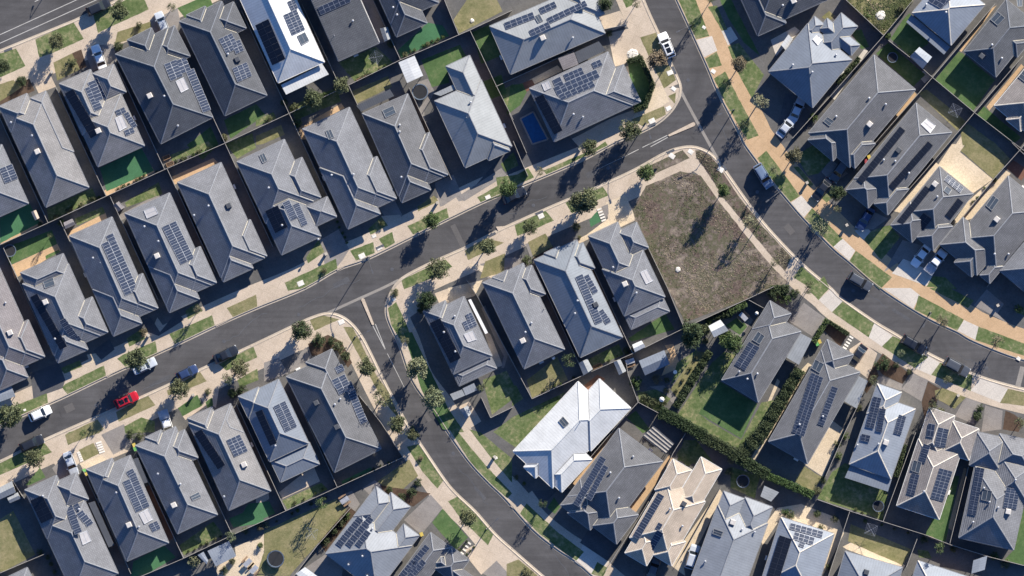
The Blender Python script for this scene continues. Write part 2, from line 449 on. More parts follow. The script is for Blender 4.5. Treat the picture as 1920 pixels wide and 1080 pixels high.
def valleys(rf, O, mb):
    N = len(rf.r)
    for i in range(N):
        for k in range(i+1, N):
            for a in range(4):
                for b in range(4):
                    pa, pb = rf.pl[i][a], rf.pl[k][b]; l = dif(pa, pb); g = math.hypot(l[0], l[1])
                    if g < .05: continue
                    n = (l[0]/g, l[1]/g); p0 = (-n[0]*l[2]/g, -n[1]*l[2]/g)
                    cx, cy = rf.r[i][0]; t0 = (cx-p0[0])*-n[1]+(cy-p0[1])*n[0]; p0 = (p0[0]-n[1]*t0, p0[1]+n[0]*t0)
                    lo, hi = -60., 60.; d = (-n[1], n[0])
                    for pl, me in ((rf.pl[i], pa), (rf.pl[k], pb)):
                        for m in pl:
                            if m is me: hh = (me[0], me[1], me[2]-rf.z0)
                            else: hh = dif(m, me)
                            s0 = hh[0]*p0[0]+hh[1]*p0[1]+hh[2]; sl = hh[0]*d[0]+hh[1]*d[1]
                            if abs(sl) < 1e-9:
                                if s0 < -1e-6: hi = lo-1
                            elif sl > 0: lo = max(lo, -s0/sl)
                            else: hi = min(hi, -s0/sl)
                    if hi-lo < .3: continue
                    A = (p0[0]+d[0]*lo, p0[1]+d[1]*lo); B = (p0[0]+d[0]*hi, p0[1]+d[1]*hi)
                    zf = lambda x, y: ev(pa, x, y)
                    for x, y in rf.runs(A, B, zf, [m for m in range(N) if m not in (i, k)], 40): cap(mb, x, y, zf(*x), zf(*y), O, .065, .015, .06)
def gutters(rf, O, mb):
    for i, r in enumerate(rf.r):
        for j in range(4):
            a, b = r[j], r[(j+1) % 4]; L = math.hypot(b[0]-a[0], b[1]-a[1]); n = ((b[1]-a[1])/L, -(b[0]-a[0])/L)
            for x, y in rf.runs(a, b, lambda x, y: rf.z0, [k for k in range(len(rf.r)) if k != i], 50):
                w = .07+.003*i
                mb.bar((x[0]-O[0]+n[0]*w, x[1]-O[1]+n[1]*w, rf.z0-.055-.002*i), (y[0]-O[0]+n[0]*w, y[1]-O[1]+n[1]*w, rf.z0-.055-.002*i), .10, .12)
def unit_panel(name, cell, frame):
    mb = MB(); mb.box(0, 0, 0, 1, 1, .04, 1)
    for i in range(2): mb.face([(.018, .02+.49*i, .042), (.982, .02+.49*i, .042), (.982, .49+.49*i, .042), (.018, .49+.49*i, .042)], 0)
    return mb.mesh(name, [cell, frame])
PANEL = {}
def panels(root, rf, O, t, spec, kind):
    """one array: origin, end of its first row, end of its first column, counts"""
    ox, oy, ux, uy, vx, vy, nu, nv = spec
    o, u, v = P(t, ox, oy), P(t, ux, uy), P(t, vx, vy)
    eu = (u[0]-o[0], u[1]-o[1]); ev_ = (v[0]-o[0], v[1]-o[1])
    c = (o[0]+(eu[0]+ev_[0])/2, o[1]+(eu[1]+ev_[1])/2); pl = rf.plane(*c)
    E = Vector((eu[0], eu[1], pl[0]*eu[0]+pl[1]*eu[1])); V = Vector((ev_[0], ev_[1], pl[0]*ev_[0]+pl[1]*ev_[1]))
    N = E.cross(V).normalized()
    if N.z < 0: N = -N
    b0 = Vector((o[0]-O[0], o[1]-O[1], ev(pl, *o)))+N*.13
    rail = MB()
    for k in range(nv):
        for s_ in (.25, .75):
            a = b0+V*((k+s_)/nv)-N*.03; rail.bar(a+E*.01, a+E*.99, .05, .05)
    arr = rail.build('solar_array', 'panel_frame', root)
    if E.cross(V).z < 0: b0, E, nuv = b0+E, -E, 1
    for i in range(nu):
        for k in range(nv):
            p = bpy.data.objects.new('solar_panel', PANEL[kind]); link(p, arr)
            eu3, ev3 = E/nu, V/nv; q = b0+eu3*i+ev3*k
            M = Matrix.Identity(4)
            for ax, w in enumerate((eu3*.985, ev3*.985, N)):
                for rr in range(3): M[rr][ax] = w[rr]
            M.translation = q+eu3*.0075+ev3*.0075
            p.matrix_basis = M
SHARED = {}
def shared(name, fn):
    if name not in SHARED: SHARED[name] = fn()
    return SHARED[name]
def cooler_me(m='cooler_plastic'):
    def f():
        mb = MB(); h = .55
        mb.quadbox([(-.5, -.5), (.5, -.5), (.5, .5), (-.5, .5)], -.3, .55, 0, False)
        mb.face([(-.5, -.5, .55), (.5, -.5, .55), (.42, -.42, .68), (-.42, -.42, .68)]); mb.face([(.5, -.5, .55), (.5, .5, .55), (.42, .42, .68), (.42, -.42, .68)])
        mb.face([(.5, .5, .55), (-.5, .5, .55), (-.42, .42, .68), (.42, .42, .68)]); mb.face([(-.5, .5, .55), (-.5, -.5, .55), (-.42, -.42, .68), (-.42, .42, .68)])
        mb.face([(-.42, -.42, .68), (.42, -.42, .68), (.42, .42, .68), (-.42, .42, .68)])
        for s_ in (-1, 1):
            for k in range(4): mb.box(-.36, s_*.5-.02, -.02+.12*k, .36, s_*.5+.02, .04+.12*k)
        return mb.mesh('evaporative_cooler', [m])
    return shared('cool'+m, f)
def vent_me():
    def f():
        mb = MB(); mb.lathe([(.09, -.25), (.09, .28), (.2, .30), (.23, .40), (.18, .50), (0, .56)], 10)
        return mb.mesh('roof_vent', ['galvanised'])
    return shared('vent', f)
def pipe_me():
    def f():
        mb = MB(); mb.lathe([(.06, -.3), (.06, .75), (.0, .76)], 8); mb.lathe([(.14, -.05), (.07, .12)], 8)
        return mb.mesh('flue_pipe', ['galvanised'])
    return shared('pipe', f)
def place(root, name, me, x, y, z, rz=0, s=1):
    o = bpy.data.objects.new(name, me); o.location = (x, y, z); o.rotation_euler = (0, 0, rz); o.scale = (s, s, s); return link(o, root)
MATSET = {'dim_tile': ('ridge_grey', 'gutter_grey'), 'charcoal_tile': ('ridge_dark', 'gutter_grey'), 'slate_tile': ('ridge_grey', 'gutter_grey'), 'grey_tile': ('ridge_grey', 'gutter_grey'), 'warm_tile': ('ridge_grey', 'gutter_grey'), 'brown_tile': ('ridge_grey', 'gutter_grey'), 'taupe_tile': ('ridge_pale', 'gutter_white'), 'cream_tile': ('ridge_pale', 'gutter_white'), 'white_sheet': ('white_sheet', 'gutter_white'), 'pale_sheet': ('ridge_grey', 'gutter_grey'), 'grey_sheet': ('ridge_grey', 'gutter_grey'), 'blue_sheet': ('ridge_grey', 'gutter_grey'), 'pale_blue_sheet': ('ridge_pale', 'gutter_grey'), 'smooth_slate': ('ridge_dark', 'gutter_grey'), 'dark_sheet': ('ridge_dark', 'gutter_dark')}
WALLS = ['brick_wall', 'render_wall', 'pale_wall', 'brick_wall']
def window_me(): 
    def f():
        mb = MB(); 
        for a, b in ((-.9, -.82), (-.04, .04), (.82, .9)): mb.box(a, -.05, 0, b, .05, 1.2, 0)
        mb.box(-.82, -.05, 0, .82, .05, .06, 0); mb.box(-.82, -.05, 1.14, .82, .05, 1.2, 0)
        return mb.mesh('window', ['gutter_dark'])
    return shared('win', f)
def pane_me():
    def f():
        mb = MB(); mb.box(-.82, -.012, .06, .82, .012, 1.14, 0); return mb.mesh('pane', ['window_glass'])
    return shared('pane', f)
def garage_me():
    def f():
        mb = MB()
        for k in range(4): mb.box(-2.4, -.03, .02+.54*k, 2.4, .03, .54+.54*k, 0)
        return mb.mesh('garage_door', ['gutter_dark'])
    return shared('gar', f)
def house(t, mat, main, subs, short, label, arr=(), dark=(), cool=(), cool_dark=(), vents=(), pipes=(), sky=(), sky_dark=(), low=(), patio=(), z=2.8, pitch=23.5, beam=(), front='A', skil=0):
    A, B, C = P(t, main[0], main[1]), P(t, main[2], main[3]), P(t, main[4], main[5])
    L = math.hypot(B[0]-A[0], B[1]-A[1]); v = ((B[0]-A[0])/L, (B[1]-A[1])/L); u = (-v[1], v[0])
    w = (C[0]-A[0])*u[0]+(C[1]-A[1])*u[1]
    if w < 0: u = (-u[0], -u[1]); w = -w
    f = lambda a, b: (A[0]+u[0]*a+v[0]*b, A[1]+u[1]*a+v[1]*b)
    rects = [ccw([f(0, 0), f(w, 0), f(w, L), f(0, L)])]
    for s_ in subs: rects.append(rect_from(A, v, u, P(t, s_[0], s_[1]), P(t, s_[2], s_[3])))
    O = f(w/2, L/2); z0 = GZ+z
    if skil:
        # a single slope that falls to the rear: only the rear eave plane of the block is kept
        rf = Roof(rects, z0, pitch); rr = rects[0]
        best = min(range(4), key=lambda j: -(((rr[j][0]+rr[(j+1) % 4][0])/2-O[0])*v[0]+((rr[j][1]+rr[(j+1) % 4][1])/2-O[1])*v[1]))
        pl = rf.pl[0][best]; rf.pl[0] = [pl]*4
        mb = MB(); tt = rf.t; ct = math.cos(math.atan(tt)); c = COURSE*ct
        rf.faces = lambda: iter([(0, best, list(rr))])
        mb = roof_mesh(rf, O, True)
    else:
        rf = Roof(rects, z0, pitch); mb = roof_mesh(rf, O, mat.endswith('tile'))
    root = empty('house', O[0], O[1]); root['category'] = 'house'; root['label'] = label; root['group'] = 'detached suburban houses'
    HOUSES.append((short, O, [r for r in rects]))
    ro = mb.build('roof', [mat, 'white_paint'], root)
    rm, gm = MATSET[mat]
    if not skil:
        k = MB(); ridges(rf, O, k); k.build('ridge_capping', rm, ro)
        k = MB(); valleys(rf, O, k)
        if k.f: k.build('valley_gutter', 'valley_steel' if rm != 'white_sheet' else 'gutter_grey', ro)
    g = MB(); gutters(rf, O, g); g.build('gutter', gm, ro)
    wb = MB(); hm = WALLS[len(HOUSES) % 4]
    for i, r in enumerate(rects):
        cx, cy = sum(p[0] for p in r)/4, sum(p[1] for p in r)/4; q = []
        for p in r:
            e = .5+.006*i; dx = (p[0]-cx)*u[0]+(p[1]-cy)*u[1]; dy = (p[0]-cx)*v[0]+(p[1]-cy)*v[1]
            dx -= math.copysign(min(e, abs(dx)*.5), dx); dy -= math.copysign(min(e, abs(dy)*.5), dy)
            q.append((cx-O[0]+u[0]*dx+v[0]*dy, cy-O[1]+u[1]*dx+v[1]*dy))
        wb.quadbox(q, 0.02, z0-.12, 0, False)
    wall = wb.build('wall', hm, root)
    ang = math.atan2(v[1], v[0])
    for k, fr in ((0, .3), (0, .7), (1, .3), (1, .72)):
        a = .49 if k == 0 else w-.49; p = f(a, L*fr)
        if any(inside(p, [(x, y) for x, y in r]) and i for i, r in enumerate(rects)) : continue
        wi = place(root, 'window', window_me(), p[0]-O[0], p[1]-O[1], GZ+.9, ang); place(wi, 'pane', pane_me(), 0, 0, 0)
    if low:
        lr = Roof([rect_from(A, v, u, P(t, s_[0], s_[1]), P(t, s_[2], s_[3])) for s_ in low], z0-.55, 16)
        lo = roof_mesh(lr, O, mat.endswith('tile')).build('patio_roof', [mat, 'white_paint'], root)
        k = MB(); ridges(lr, O, k); k.build('ridge_capping', rm, lo)
        g = MB(); gutters(lr, O, g); g.build('gutter', gm, lo)
        po = MB()
        for r in lr.r:
            c2 = (sum(p[0] for p in r)/4, sum(p[1] for p in r)/4)
            for p in r:
                x, y = p[0]+(c2[0]-p[0])*.1-O[0], p[1]+(c2[1]-p[1])*.1-O[1]; po.box(x-.06, y-.06, GZ, x+.06, y+.06, lr.z0-.1)
        po.build('patio_post', 'gutter_dark', root)
    for pm, pts, pz in patio:
        q = ccw(PL(t, pts)); mb = MB(); d0 = q[0]; ax = ((q[1][0]-q[0][0]), (q[1][1]-q[0][1])); l = math.hypot(*ax); ax = (ax[0]/l, ax[1]/l)
        n = len(q); tp = [(x-O[0], y-O[1], GZ+pz+.12+.02*((x-d0[0])*-ax[1]+(y-d0[1])*ax[0])) for x, y in q]
        uv = [((x-d0[0])*ax[0]+(y-d0[1])*ax[1], (x-d0[0])*-ax[1]+(y-d0[1])*ax[0]) for x, y in q]
        mb.face(tp, 0, uv); mb.face([(a, b, c-.1) for a, b, c in tp][::-1], 1)
        for i in range(n):
            a, b = tp[i], tp[(i+1) % n]; mb.face([(a[0], a[1], a[2]-.1), (b[0], b[1], b[2]-.1), b, a], 1)
        pr = mb.build('patio_roof', [pm, gm], root)
        po = MB(); cx, cy = sum(p[0] for p in tp)/n, sum(p[1] for p in tp)/n
        for a in tp:
            x, y = a[0]+(cx-a[0])*.06, a[1]+(cy-a[1])*.06; po.box(x-.05, y-.05, GZ, x+.05, y+.05, a[2]-.1)
        po.build('patio_post', 'gutter_dark', root)
    for pts in beam:
        q = ccw(PL(t, pts)); mb = MB(); mb.quadbox([(x-O[0], y-O[1]) for x, y in q], GZ+2.15, GZ+2.7, 0, True, True); mb.build('portico_beam', 'white_paint', root)
    for s_ in arr: panels(root, rf, O, t, s_, 'blue')
    for s_ in dark: panels(root, rf, O, t, s_, 'black')
    for L_, nm, me, sc_ in ((cool, 'evaporative_cooler', cooler_me(), 1), (cool_dark, 'evaporative_cooler', cooler_me('cooler_dark'), .95), (vents, 'roof_vent', vent_me(), 1), (pipes, 'flue_pipe', pipe_me(), 1)):
        for x, y in L_:
            p = P(t, x, y); place(root, nm, me, p[0]-O[0], p[1]-O[1], rf.z(*p), ang, sc_)
    for L_, m in ((sky, 'collector_glass'), (sky_dark, 'collector_dark')):
        for c in L_:
            q = ccw(PL(t, c)); cx, cy = sum(p[0] for p in q)/4, sum(p[1] for p in q)/4; pl = rf.plane(cx, cy); h = lambda p, e: (p[0]-O[0], p[1]-O[1], ev(pl, *p)+e)
            fr = MB(); gl = MB()
            for i in range(4):
                a, b = q[i], q[(i+1) % 4]; fr.bar(h(a, .12), h(b, .12), .09, .14)
            k = (1, 2) if math.hypot(q[1][0]-q[0][0], q[1][1]-q[0][1]) > math.hypot(q[2][0]-q[1][0], q[2][1]-q[1][1]) else (0, 1)
            ins = [(p[0]+(cx-p[0])*.03, p[1]+(cy-p[1])*.03) for p in q]
            gl.face([h(p, .14) for p in ins])
            e1, e2 = q[k[0]], q[(k[0]+1) % 4]; e3, e4 = q[(k[0]+3) % 4], q[(k[0]+2) % 4]
            fr.bar(h(((e1[0]+e2[0])/2, (e1[1]+e2[1])/2), .13), h(((e3[0]+e4[0])/2, (e3[1]+e4[1])/2), .13), .07, .10)
            so = fr.build('solar_collector', 'panel_frame' if m == 'collector_glass' else 'gutter_grey', root); gl.build('collector_pane', m, so)
    return root
PANEL['blue'] = unit_panel('solar_panel', 'panel_cell', 'panel_frame')
PANEL['black'] = unit_panel('solar_panel', 'panel_cell_black', 'panel_frame_black')
def near(x, y):
    s = min(HOUSES, key=lambda h: min(math.hypot(sum(p[0] for p in r)/4-x, sum(p[1] for p in r)/4-y) for r in h[2]))
    return 'near the '+s[0]
def nearest(x, y, n=1):
    return sorted(HOUSES, key=lambda h: min(math.hypot((p[0]+q[0])/2-x, (p[1]+q[1])/2-y) for r in h[2] for p, q in zip(r, r[1:]+r[:1])))[:n]
# ------------------------------------------------------------------ the houses, sheet by sheet
house(10, 'slate_tile', (-340,170,-140,610,220,445), [], 'first wide-road house', 'grey tiled house cut by the left edge, first in the row below the wide road', arr=[(0,190,95,150,45,300,2,3)], sky=[(-90,150,-40,130,-15,190,-65,212)])
house(0, 'warm_tile', (25,850,350,1555,675,1410), [(0,800,300,900),(235,738,560,1140)], 'second wide-road house', 'plain warm grey tiled house without panels, second in the row below the wide road', cool=[(290,1140)], vents=[(90,920),(250,1020)])
house(0, 'warm_tile', (563,861,740,1252,1088,1092), [(450,630,860,912),(700,555,952,692)], 'third wide-road house', 'beige grey tiled house with small panel groups, third in the row below the wide road', arr=[(662,625,718,600,722,770,1,3),(640,668,700,642,715,840,1,4),(705,600,735,585,775,745,1,3),(868,835,935,805,885,875,2,1),(928,855,965,840,1000,960,1,3),(935,985,1000,955,950,1025,2,1)], dark=[(492,700,560,668,690,1035,1,8)], sky=[(872,892,920,868,958,955,905,985)], cool=[(745,985)])
house(0, 'charcoal_tile', (870,410,1210,1080,1610,900), [(960,303,1245,420),(1100,303,1430,425)], 'fourth wide-road house', 'large tiled house with white roof collector, fourth in the row below the wide road', arr=[(1235,490,1325,450,1285,615,2,3),(1325,460,1395,430,1365,560,2,2),(1395,540,1455,515,1525,850,1,8)], sky=[(1325,615,1382,586,1420,668,1365,698)], cool=[(1130,722)], vents=[(1240,725),(1340,945)])
house(0, 'charcoal_tile', (1350,165,1690,870,2008,722), [(1402,118,1650,270),(1560,112,1850,215)], 'fifth wide-road house', 'dark tiled house beside the white roof, with two panel blocks and a round vent', arr=[(1642,300,1740,252,1700,410,3,3),(1740,330,1800,300,1770,415,2,2),(1745,520,1852,470,1785,625,3,3)], cool_dark=[(1785,450)], vents=[(1715,410)])
house(1, 'white_sheet', (-190,-170,170,625,515,465), [], 'white house at the top edge', 'bright white metal roofed house cut by the top edge, with three panel blocks', arr=[(210,120,305,75,275,272,3,4),(238,20,285,-2,270,90,2,2)], dark=[(0,195,100,148,128,495,2,7)], sky_dark=[(315,275,370,246,402,310,348,342)], patio=[('white_sheet',(190,640,460,505,482,455,548,560,228,712),2.3)], z=3.3)
house(1, 'charcoal_tile', (230,-420,620,460,925,325), [], 'flat dark-roofed house', 'house with one plain dark sloping roof and a white parapet, at the top edge', arr=[(465,62,690,-38,490,118,6,1)], vents=[(730,160)], pipes=[(590,270)], skil=1, pitch=9, beam=[(772,0,790,0,930,318,912,328)])
house(1, 'charcoal_tile', (880,-110,1055,280,1285,178), [(800,-290,1372,24)], 'eighth wide-road house', 'dark tiled house at the top edge with a stepped rear hip above green turf', vents=[(1030,60),(1060,115)])
house(2, 'pale_sheet', (-168,200,-12,560,702,262), [(330,-80,692,108)], 'corner house with silver roof', 'silver metal roofed house near the curved road with panel strips and cooler', arr=[(-60,178,155,95,-42,228,5,1),(200,68,318,15,222,112,3,1),(258,145,545,10,282,185,7,1),(125,237,270,170,150,282,4,1)], sky_dark=[(168,128,205,110,232,160,195,176)], cool=[(230,290)], vents=[(455,287)], pipes=[(700,-30)])
house(2, 'grey_tile', (130,665,315,1065,905,795), [(835,487,420,1015)], 'house with the swimming pool', 'grey tiled corner house beside the swimming pool, many panels on two slopes', arr=[(300,605,360,578,335,670,1,1),(385,565,520,508,410,618,4,1),(312,660,630,525,345,720,8,1),(345,718,600,610,375,755,6,1),(593,478,658,450,617,520,2,1)], dark=[(170,738,235,708,318,1010,2,6)], sky=[(222,632,270,612,292,662,245,686)], vents=[(530,880),(460,860)], patio=[('dark_sheet',(470,395,650,312,702,382,500,478),2.35),('brown_tile',(345,440,465,395,500,485,385,530),2.3)])
house(1, 'pale_sheet', (1340,760,1570,1260,1920,1100), [(1425,500,1760,760),(1650,1000,1905,1132)], 'silver roofed house by the street', 'pale grey metal roofed house with a narrow rear wing, north side of the central street', patio=[('pale_sheet',(1332,705,1510,622,1562,645,1385,722),2.4)], pipes=[(1580,885)], vents=[(1610,770)])
house(1, 'dim_tile', (800,855,1072,1474,1139,706), [(880,1030,1312,1425),(1116,1076,1440,1312)], 'brown grey house by the street', 'brownish grey tiled house with a small skylight pair and grey rear deck roof', sky_dark=[(950,832,1030,797,1052,850,975,886)], vents=[(1080,940),(1080,990),(1092,1330)], patio=[('dark_sheet',(752,795,1005,672,1038,722,792,838),2.3)])
house(1, 'slate_tile', (352,970,674,1666,700,800), [(710,1267,1055,1490),(480,1260,935,1605)], 'plain slate house by the street', 'bluish grey tiled house without panels, one white framed skylight on its rear hip', sky_dark=[(525,985,565,975,590,1030,550,1050)], vents=[(570,1315),(735,1310)])
house(11, 'slate_tile', (-140,135,80,600,440,440), [(150,195,490,402),(0,420,490,692),(380,470,607,545)], 'house with twin panel blocks', 'slate tiled house with a black and a blue panel block near its street front', arr=[(200,447,252,422,265,578,1,5),(276,462,322,440,345,622,1,6)], dark=[(75,505,170,460,150,668,2,6)], sky_dark=[(28,85,65,70,90,125,55,145)], vents=[(100,330),(200,610),(470,715)], beam=[(462,596,604,544,608,552,466,606)])
house(10, 'grey_tile', (1335,290,1662,1004,1662,140), [(1708,647,2005,840),(1480,600,1902,932)], 'house with white porch beam', 'grey tiled house with a white porch beam at its street front', cool_dark=[(1720,465)], vents=[(1570,465),(1460,535)], beam=[(1712,992,1872,924,1880,940,1718,1010),(1862,872,1882,866,1902,930,1882,936)])
house(10, 'slate_tile', (940,520,1252,1210,1277,368), [(1308,859,1628,1040),(1120,920,1500,1162)], 'house with big panel rectangle', 'slate tiled house with one big panel rectangle and a white cooler box', arr=[(1220,625,1322,578,1360,905,2,8)], sky=[(1085,500,1165,470,1192,525,1110,560)], cool=[(1185,840)], vents=[(1090,620),(1195,730)])
house(10, 'slate_tile', (525,690,834,1387,845,548), [(884,1056,1190,1230),(700,1090,1070,1345)], 'house with long panel strip', 'slate tiled house with one long two wide panel strip, no cooler box', arr=[(800,692,850,668,822,742,1,1),(768,752,865,705,945,1140,2,9)], vents=[(705,855)], pipes=[(760,890)])
house(10, 'grey_tile', (175,1050,415,1589,519,897), [(160,965,560,1000),(475,1245,815,1410),(330,1390,665,1540)], 'house with stepped rear hips', 'grey tiled house with stepped rear hips, street side panels and square skylight', arr=[(450,1325,500,1302,545,1462,1,6),(545,1460,598,1432,565,1490,2,1)], dark=[(235,1145,290,1120,462,1540,1,9)], sky_dark=[(325,1020,402,990,420,1055,348,1082)], cool=[(350,1185)], vents=[(420,1460)])
house(20, 'brown_tile', (-330,-40,-9,671,-11,-184), [(31,323,342,513),(-130,480,218,668)], 'brownish house at the left edge', 'brownish grey tiled house cut by the left edge on the central street', cool=[(85,335)], vents=[(50,110)])
# lower side of the central street
house(30, 'grey_tile', (300,660,554,1212,892,1056), [(192,432,600,690),(400,385,670,500)], 'house with car on its left drive', 'grey tiled house at lower left with black front panels and a silver sedan before it', arr=[(495,570,548,545,575,768,1,6),(555,545,592,528,580,585,1,1),(575,605,625,580,660,700,1,3)], dark=[(235,512,330,468,318,680,2,4)], sky=[(605,760,660,736,692,810,630,840)], vents=[(330,475),(600,575)], patio=[('dark_sheet',(668,530,715,515,862,845,820,862),2.5)], front='A')
house(30, 'grey_tile', (668,310,955,965,1265,815), [(652,278,928,380)], 'house with tall panel block', 'grey tiled house with a tall panel block, white collector and reddish side yard', arr=[(948,292,1000,270,985,352,1,2),(925,372,1028,325,1025,600,2,7),(1120,688,1180,662,1150,745,2,2)], sky=[(1050,610,1115,572,1152,650,1090,685)], cool=[(975,692)], vents=[(1050,705),(880,450)], patio=[('dark_sheet',(998,202,1040,190,1112,375,1072,388),2.4)])
house(30, 'grey_tile', (1020,100,1335,760,1635,615), [(1095,38,1312,190),(1200,70,1490,190)], 'house behind the white ute', 'grey tiled house behind the parked white ute, one blue skylight and no panels', sky_dark=[(1435,475,1495,446,1515,482,1452,510)], cool=[(1310,545)], vents=[(1190,310),(1360,385)])
house(30, 'warm_tile', (1418,-70,1720,585,2035,440), [(1410,-105,1690,20),(1600,-130,1832,0)], 'house with black edge strip', 'warm grey tiled house with a black panel strip on its shaded slope and green turf', arr=[(1700,60,1800,15,1762,185,3,3)], dark=[(1460,5,1520,-25,1640,270,1,8)], cool=[(1835,242)], vents=[(1685,480)])
house(21, 'blue_sheet', (-120,820,105,1300,400,1165), [(-130,812,100,905)], 'slate blue metal house', 'blue grey metal roofed house with a lower rear patio hip, lower side of street', arr=[(132,888,220,845,222,1078,2,7)], dark=[(0,930,52,908,112,1180,1,7)], low=[(110,1290,478,1318)], vents=[(150,1180)])
house(21, 'dim_tile', (230,665,590,1380,945,1210), [(375,556,740,790)], 'corner house at the side street', 'dark grey tiled corner house at the side street junction with long panel rows', arr=[(590,598,645,570,612,645,1,2),(568,690,665,645,625,800,2,3),(660,720,712,695,785,1025,1,8)], vents=[(635,830),(595,870)], cool_dark=[(610,1040),(455,860)])
# between side street and curved road
house(21, 'slate_tile', (1270,200,1480,645,1770,505), [(1255,172,1500,262)], 'first house right of the side street', 'slate coloured house just right of the side street with a pale side wall', arr=[(1545,258,1630,218,1572,320,3,2),(1568,202,1612,182,1585,240,2,1)], dark=[(1305,262,1385,225,1462,560,2,8)], sky=[(1560,350,1625,322,1655,385,1590,405)], vents=[(1410,330),(1490,210),(1495,475)], low=[(1475,630,1805,602)], beam=[(1592,90,1612,82,1740,335,1720,345)], patio=[('pale_sheet',(1455,795,1545,760,1568,805,1482,842),2.3),('grey_sheet',(1550,752,1635,712,1660,765,1572,805),2.35)])
house(22, 'slate_tile', (-220,-40,90,605,395,460), [(0,-100,250,45),(-150,-80,60,60)], 'second house right of the side street', 'plain slate tiled house with white cooler box above a brown dirt yard', cool=[(80,395)], vents=[(145,260),(100,330)], pipes=[(240,155)])
house(22, 'smooth_slate', (165,-210,510,520,830,370), [(240,-260,455,-100),(380,-270,620,-150)], 'third house right of the side street', 'smooth blue grey metal house with silver front and a long panel strip', arr=[(470,-80,525,-105,622,275,1,10),(530,-85,570,-105,605,45,1,3),(635,178,678,156,700,270,1,3)], cool_dark=[(625,125)], vents=[(490,95),(470,190)])
house(22, 'slate_tile', (675,-140,840,210,1145,65), [(570,-390,962,-130),(780,-420,1022,-303)], 'house beside the vacant lot', 'grey tiled house immediately left of the vacant weedy lot', sky=[(960,-115,1010,-138,1055,-55,1002,-30)], cool=[(845,-30)], vents=[(755,-155),(930,35)], low=[(835,190,1180,175)])
house(32, 'white_sheet', (495,-380,8,142,309,416), [(655,-400,590,140),(88,262,314,196),(232,318,600,204)], 'big white roofed house', 'big bright white metal roofed house near the middle with one dark skylight', sky_dark=[(350,-85,382,-118,425,-68,390,-38)], pipes=[(510,-80)], pitch=20)
house(32, 'dim_tile', (800,-30,415,481,1155,185), [(365,546,671,473),(415,605,693,589),(600,700,947,618)], 'dark house right of the white roof', 'dark grey tiled house directly right of the big white roof, two panel strips', arr=[(667,172,708,205,462,528,1,10),(690,238,725,265,560,490,1,6)], vents=[(735,300),(800,490),(905,180)], pipes=[(520,490)])
house(32, 'cream_tile', (1145,340,880,790,1445,522), [(1415,185,1380,600),(1205,200,1210,515),(845,905,1129,791),(1060,920,1300,820)], 'cream house', 'cream tiled house with dark blue panel strips and several wings', arr=[(1095,452,1143,480,905,775,1,9),(1098,672,1130,690,1075,715,1,1),(1085,727,1135,752,988,892,1,5)], cool_dark=[(1285,535)], vents=[(1180,570),(1275,700)])
house(32, 'grey_sheet', (1540,545,1300,1200,1890,750), [(1585,440,1640,770),(1745,485,1850,830)], 'blue grey house at the bottom edge', 'blue grey house with branching wings cut by the bottom edge, right of the cream roof', cool=[(1650,672)], sky_dark=[(1510,722,1580,745,1565,780,1502,758)], vents=[(1720,725),(1815,745),(1445,965)])
# outer side of the curved road
house(3, 'charcoal_tile', (-230,-60,-80,272,130,172), [(-260,-140,440,2)], 'dark house at the top right', 'dark tiled house cut by the top edge, right of the curved road', cool=[(185,12)], vents=[(105,45)], patio=[('grey_sheet',(0,92,135,165,128,180,0,112),2.9)])
house(3, 'blue_sheet', (295,180,0,540,335,805), [(545,100,480,430),(440,140,620,420),(345,125,330,300)], 'blue grey house with rear wings', 'blue grey roofed house with several small rear wings, above two silver cars', sky=[(330,302,365,266,402,296,365,342)], vents=[(180,490),(325,545),(505,415)])
house(3, 'dim_tile', (790,415,300,1000,1095,680), [(295,1052,604,1063),(535,1170,800,1080)], 'plain house with square skylight', 'plain grey tiled house with a square skylight and white vents, right of the curved road', sky_dark=[(410,912,440,880,490,912,455,950)], cool=[(755,935)], vents=[(750,740),(875,785),(505,875)])
house(3, 'dim_tile', (1105,775,640,1340,1370,1000), [(580,1425,871,1410),(790,1530,1050,1420)], 'house with two parallel panel strips', 'grey tiled house with two long parallel black panel strips and white roof collector', dark=[(985,952,1025,985,665,1348,1,11),(1188,1062,1228,1092,895,1392,1,10)], sky=[(1140,937,1185,895,1248,945,1205,1000)], cool_dark=[(970,1130)], vents=[(860,1200),(945,1210),(1050,1300)])
house(13, 'dim_tile', (1280,170,1000,515,1530,380), [(915,610,1217,561),(1110,700,1380,620)], 'house on the cream courtyard', 'small grey house beside a wide cream paved courtyard, panels on every slope', arr=[(1340,235,1460,332,1312,275,4,2)], dark=[(1175,315,1215,347,965,578,1,9),(1160,516,1222,562,1095,600,2,2),(1415,405,1457,438,1320,530,1,5)], sky_dark=[(1330,318,1370,345,1345,382,1308,352)], cool=[(1245,302)], vents=[(1260,395)])
house(13, 'dim_tile', (1795,240,1400,715,2103,495), [(1455,550,1560,985),(1390,890,1700,780),(1582,985,1760,920)], 'house behind the silver ute and sedan', 'large slate tiled house above the parked white sedan and ute, white cooler box', sky_dark=[(1680,385,1725,422,1670,500,1628,462)], cool=[(1705,567)], vents=[(1690,825),(1795,825)])
house(13, 'slate_tile', (1990,640,1730,950,2150,960), [], 'slate house at the right edge', 'slate roofed house cut by the right edge, beside the silver ute house')
house(3, 'pale_blue_sheet', (1330,-205,1075,100,1360,350), [], 'pale blue metal house', 'pale blue metal roofed house at the top edge with a dark patio roof', arr=[(1195,15,1290,72,1245,-45,3,1),(1262,38,1300,68,1330,-30,1,2)], vents=[(1325,98),(1180,38)], patio=[('blue_sheet',(1070,112,1362,355,1315,412,1032,168),2.1)])
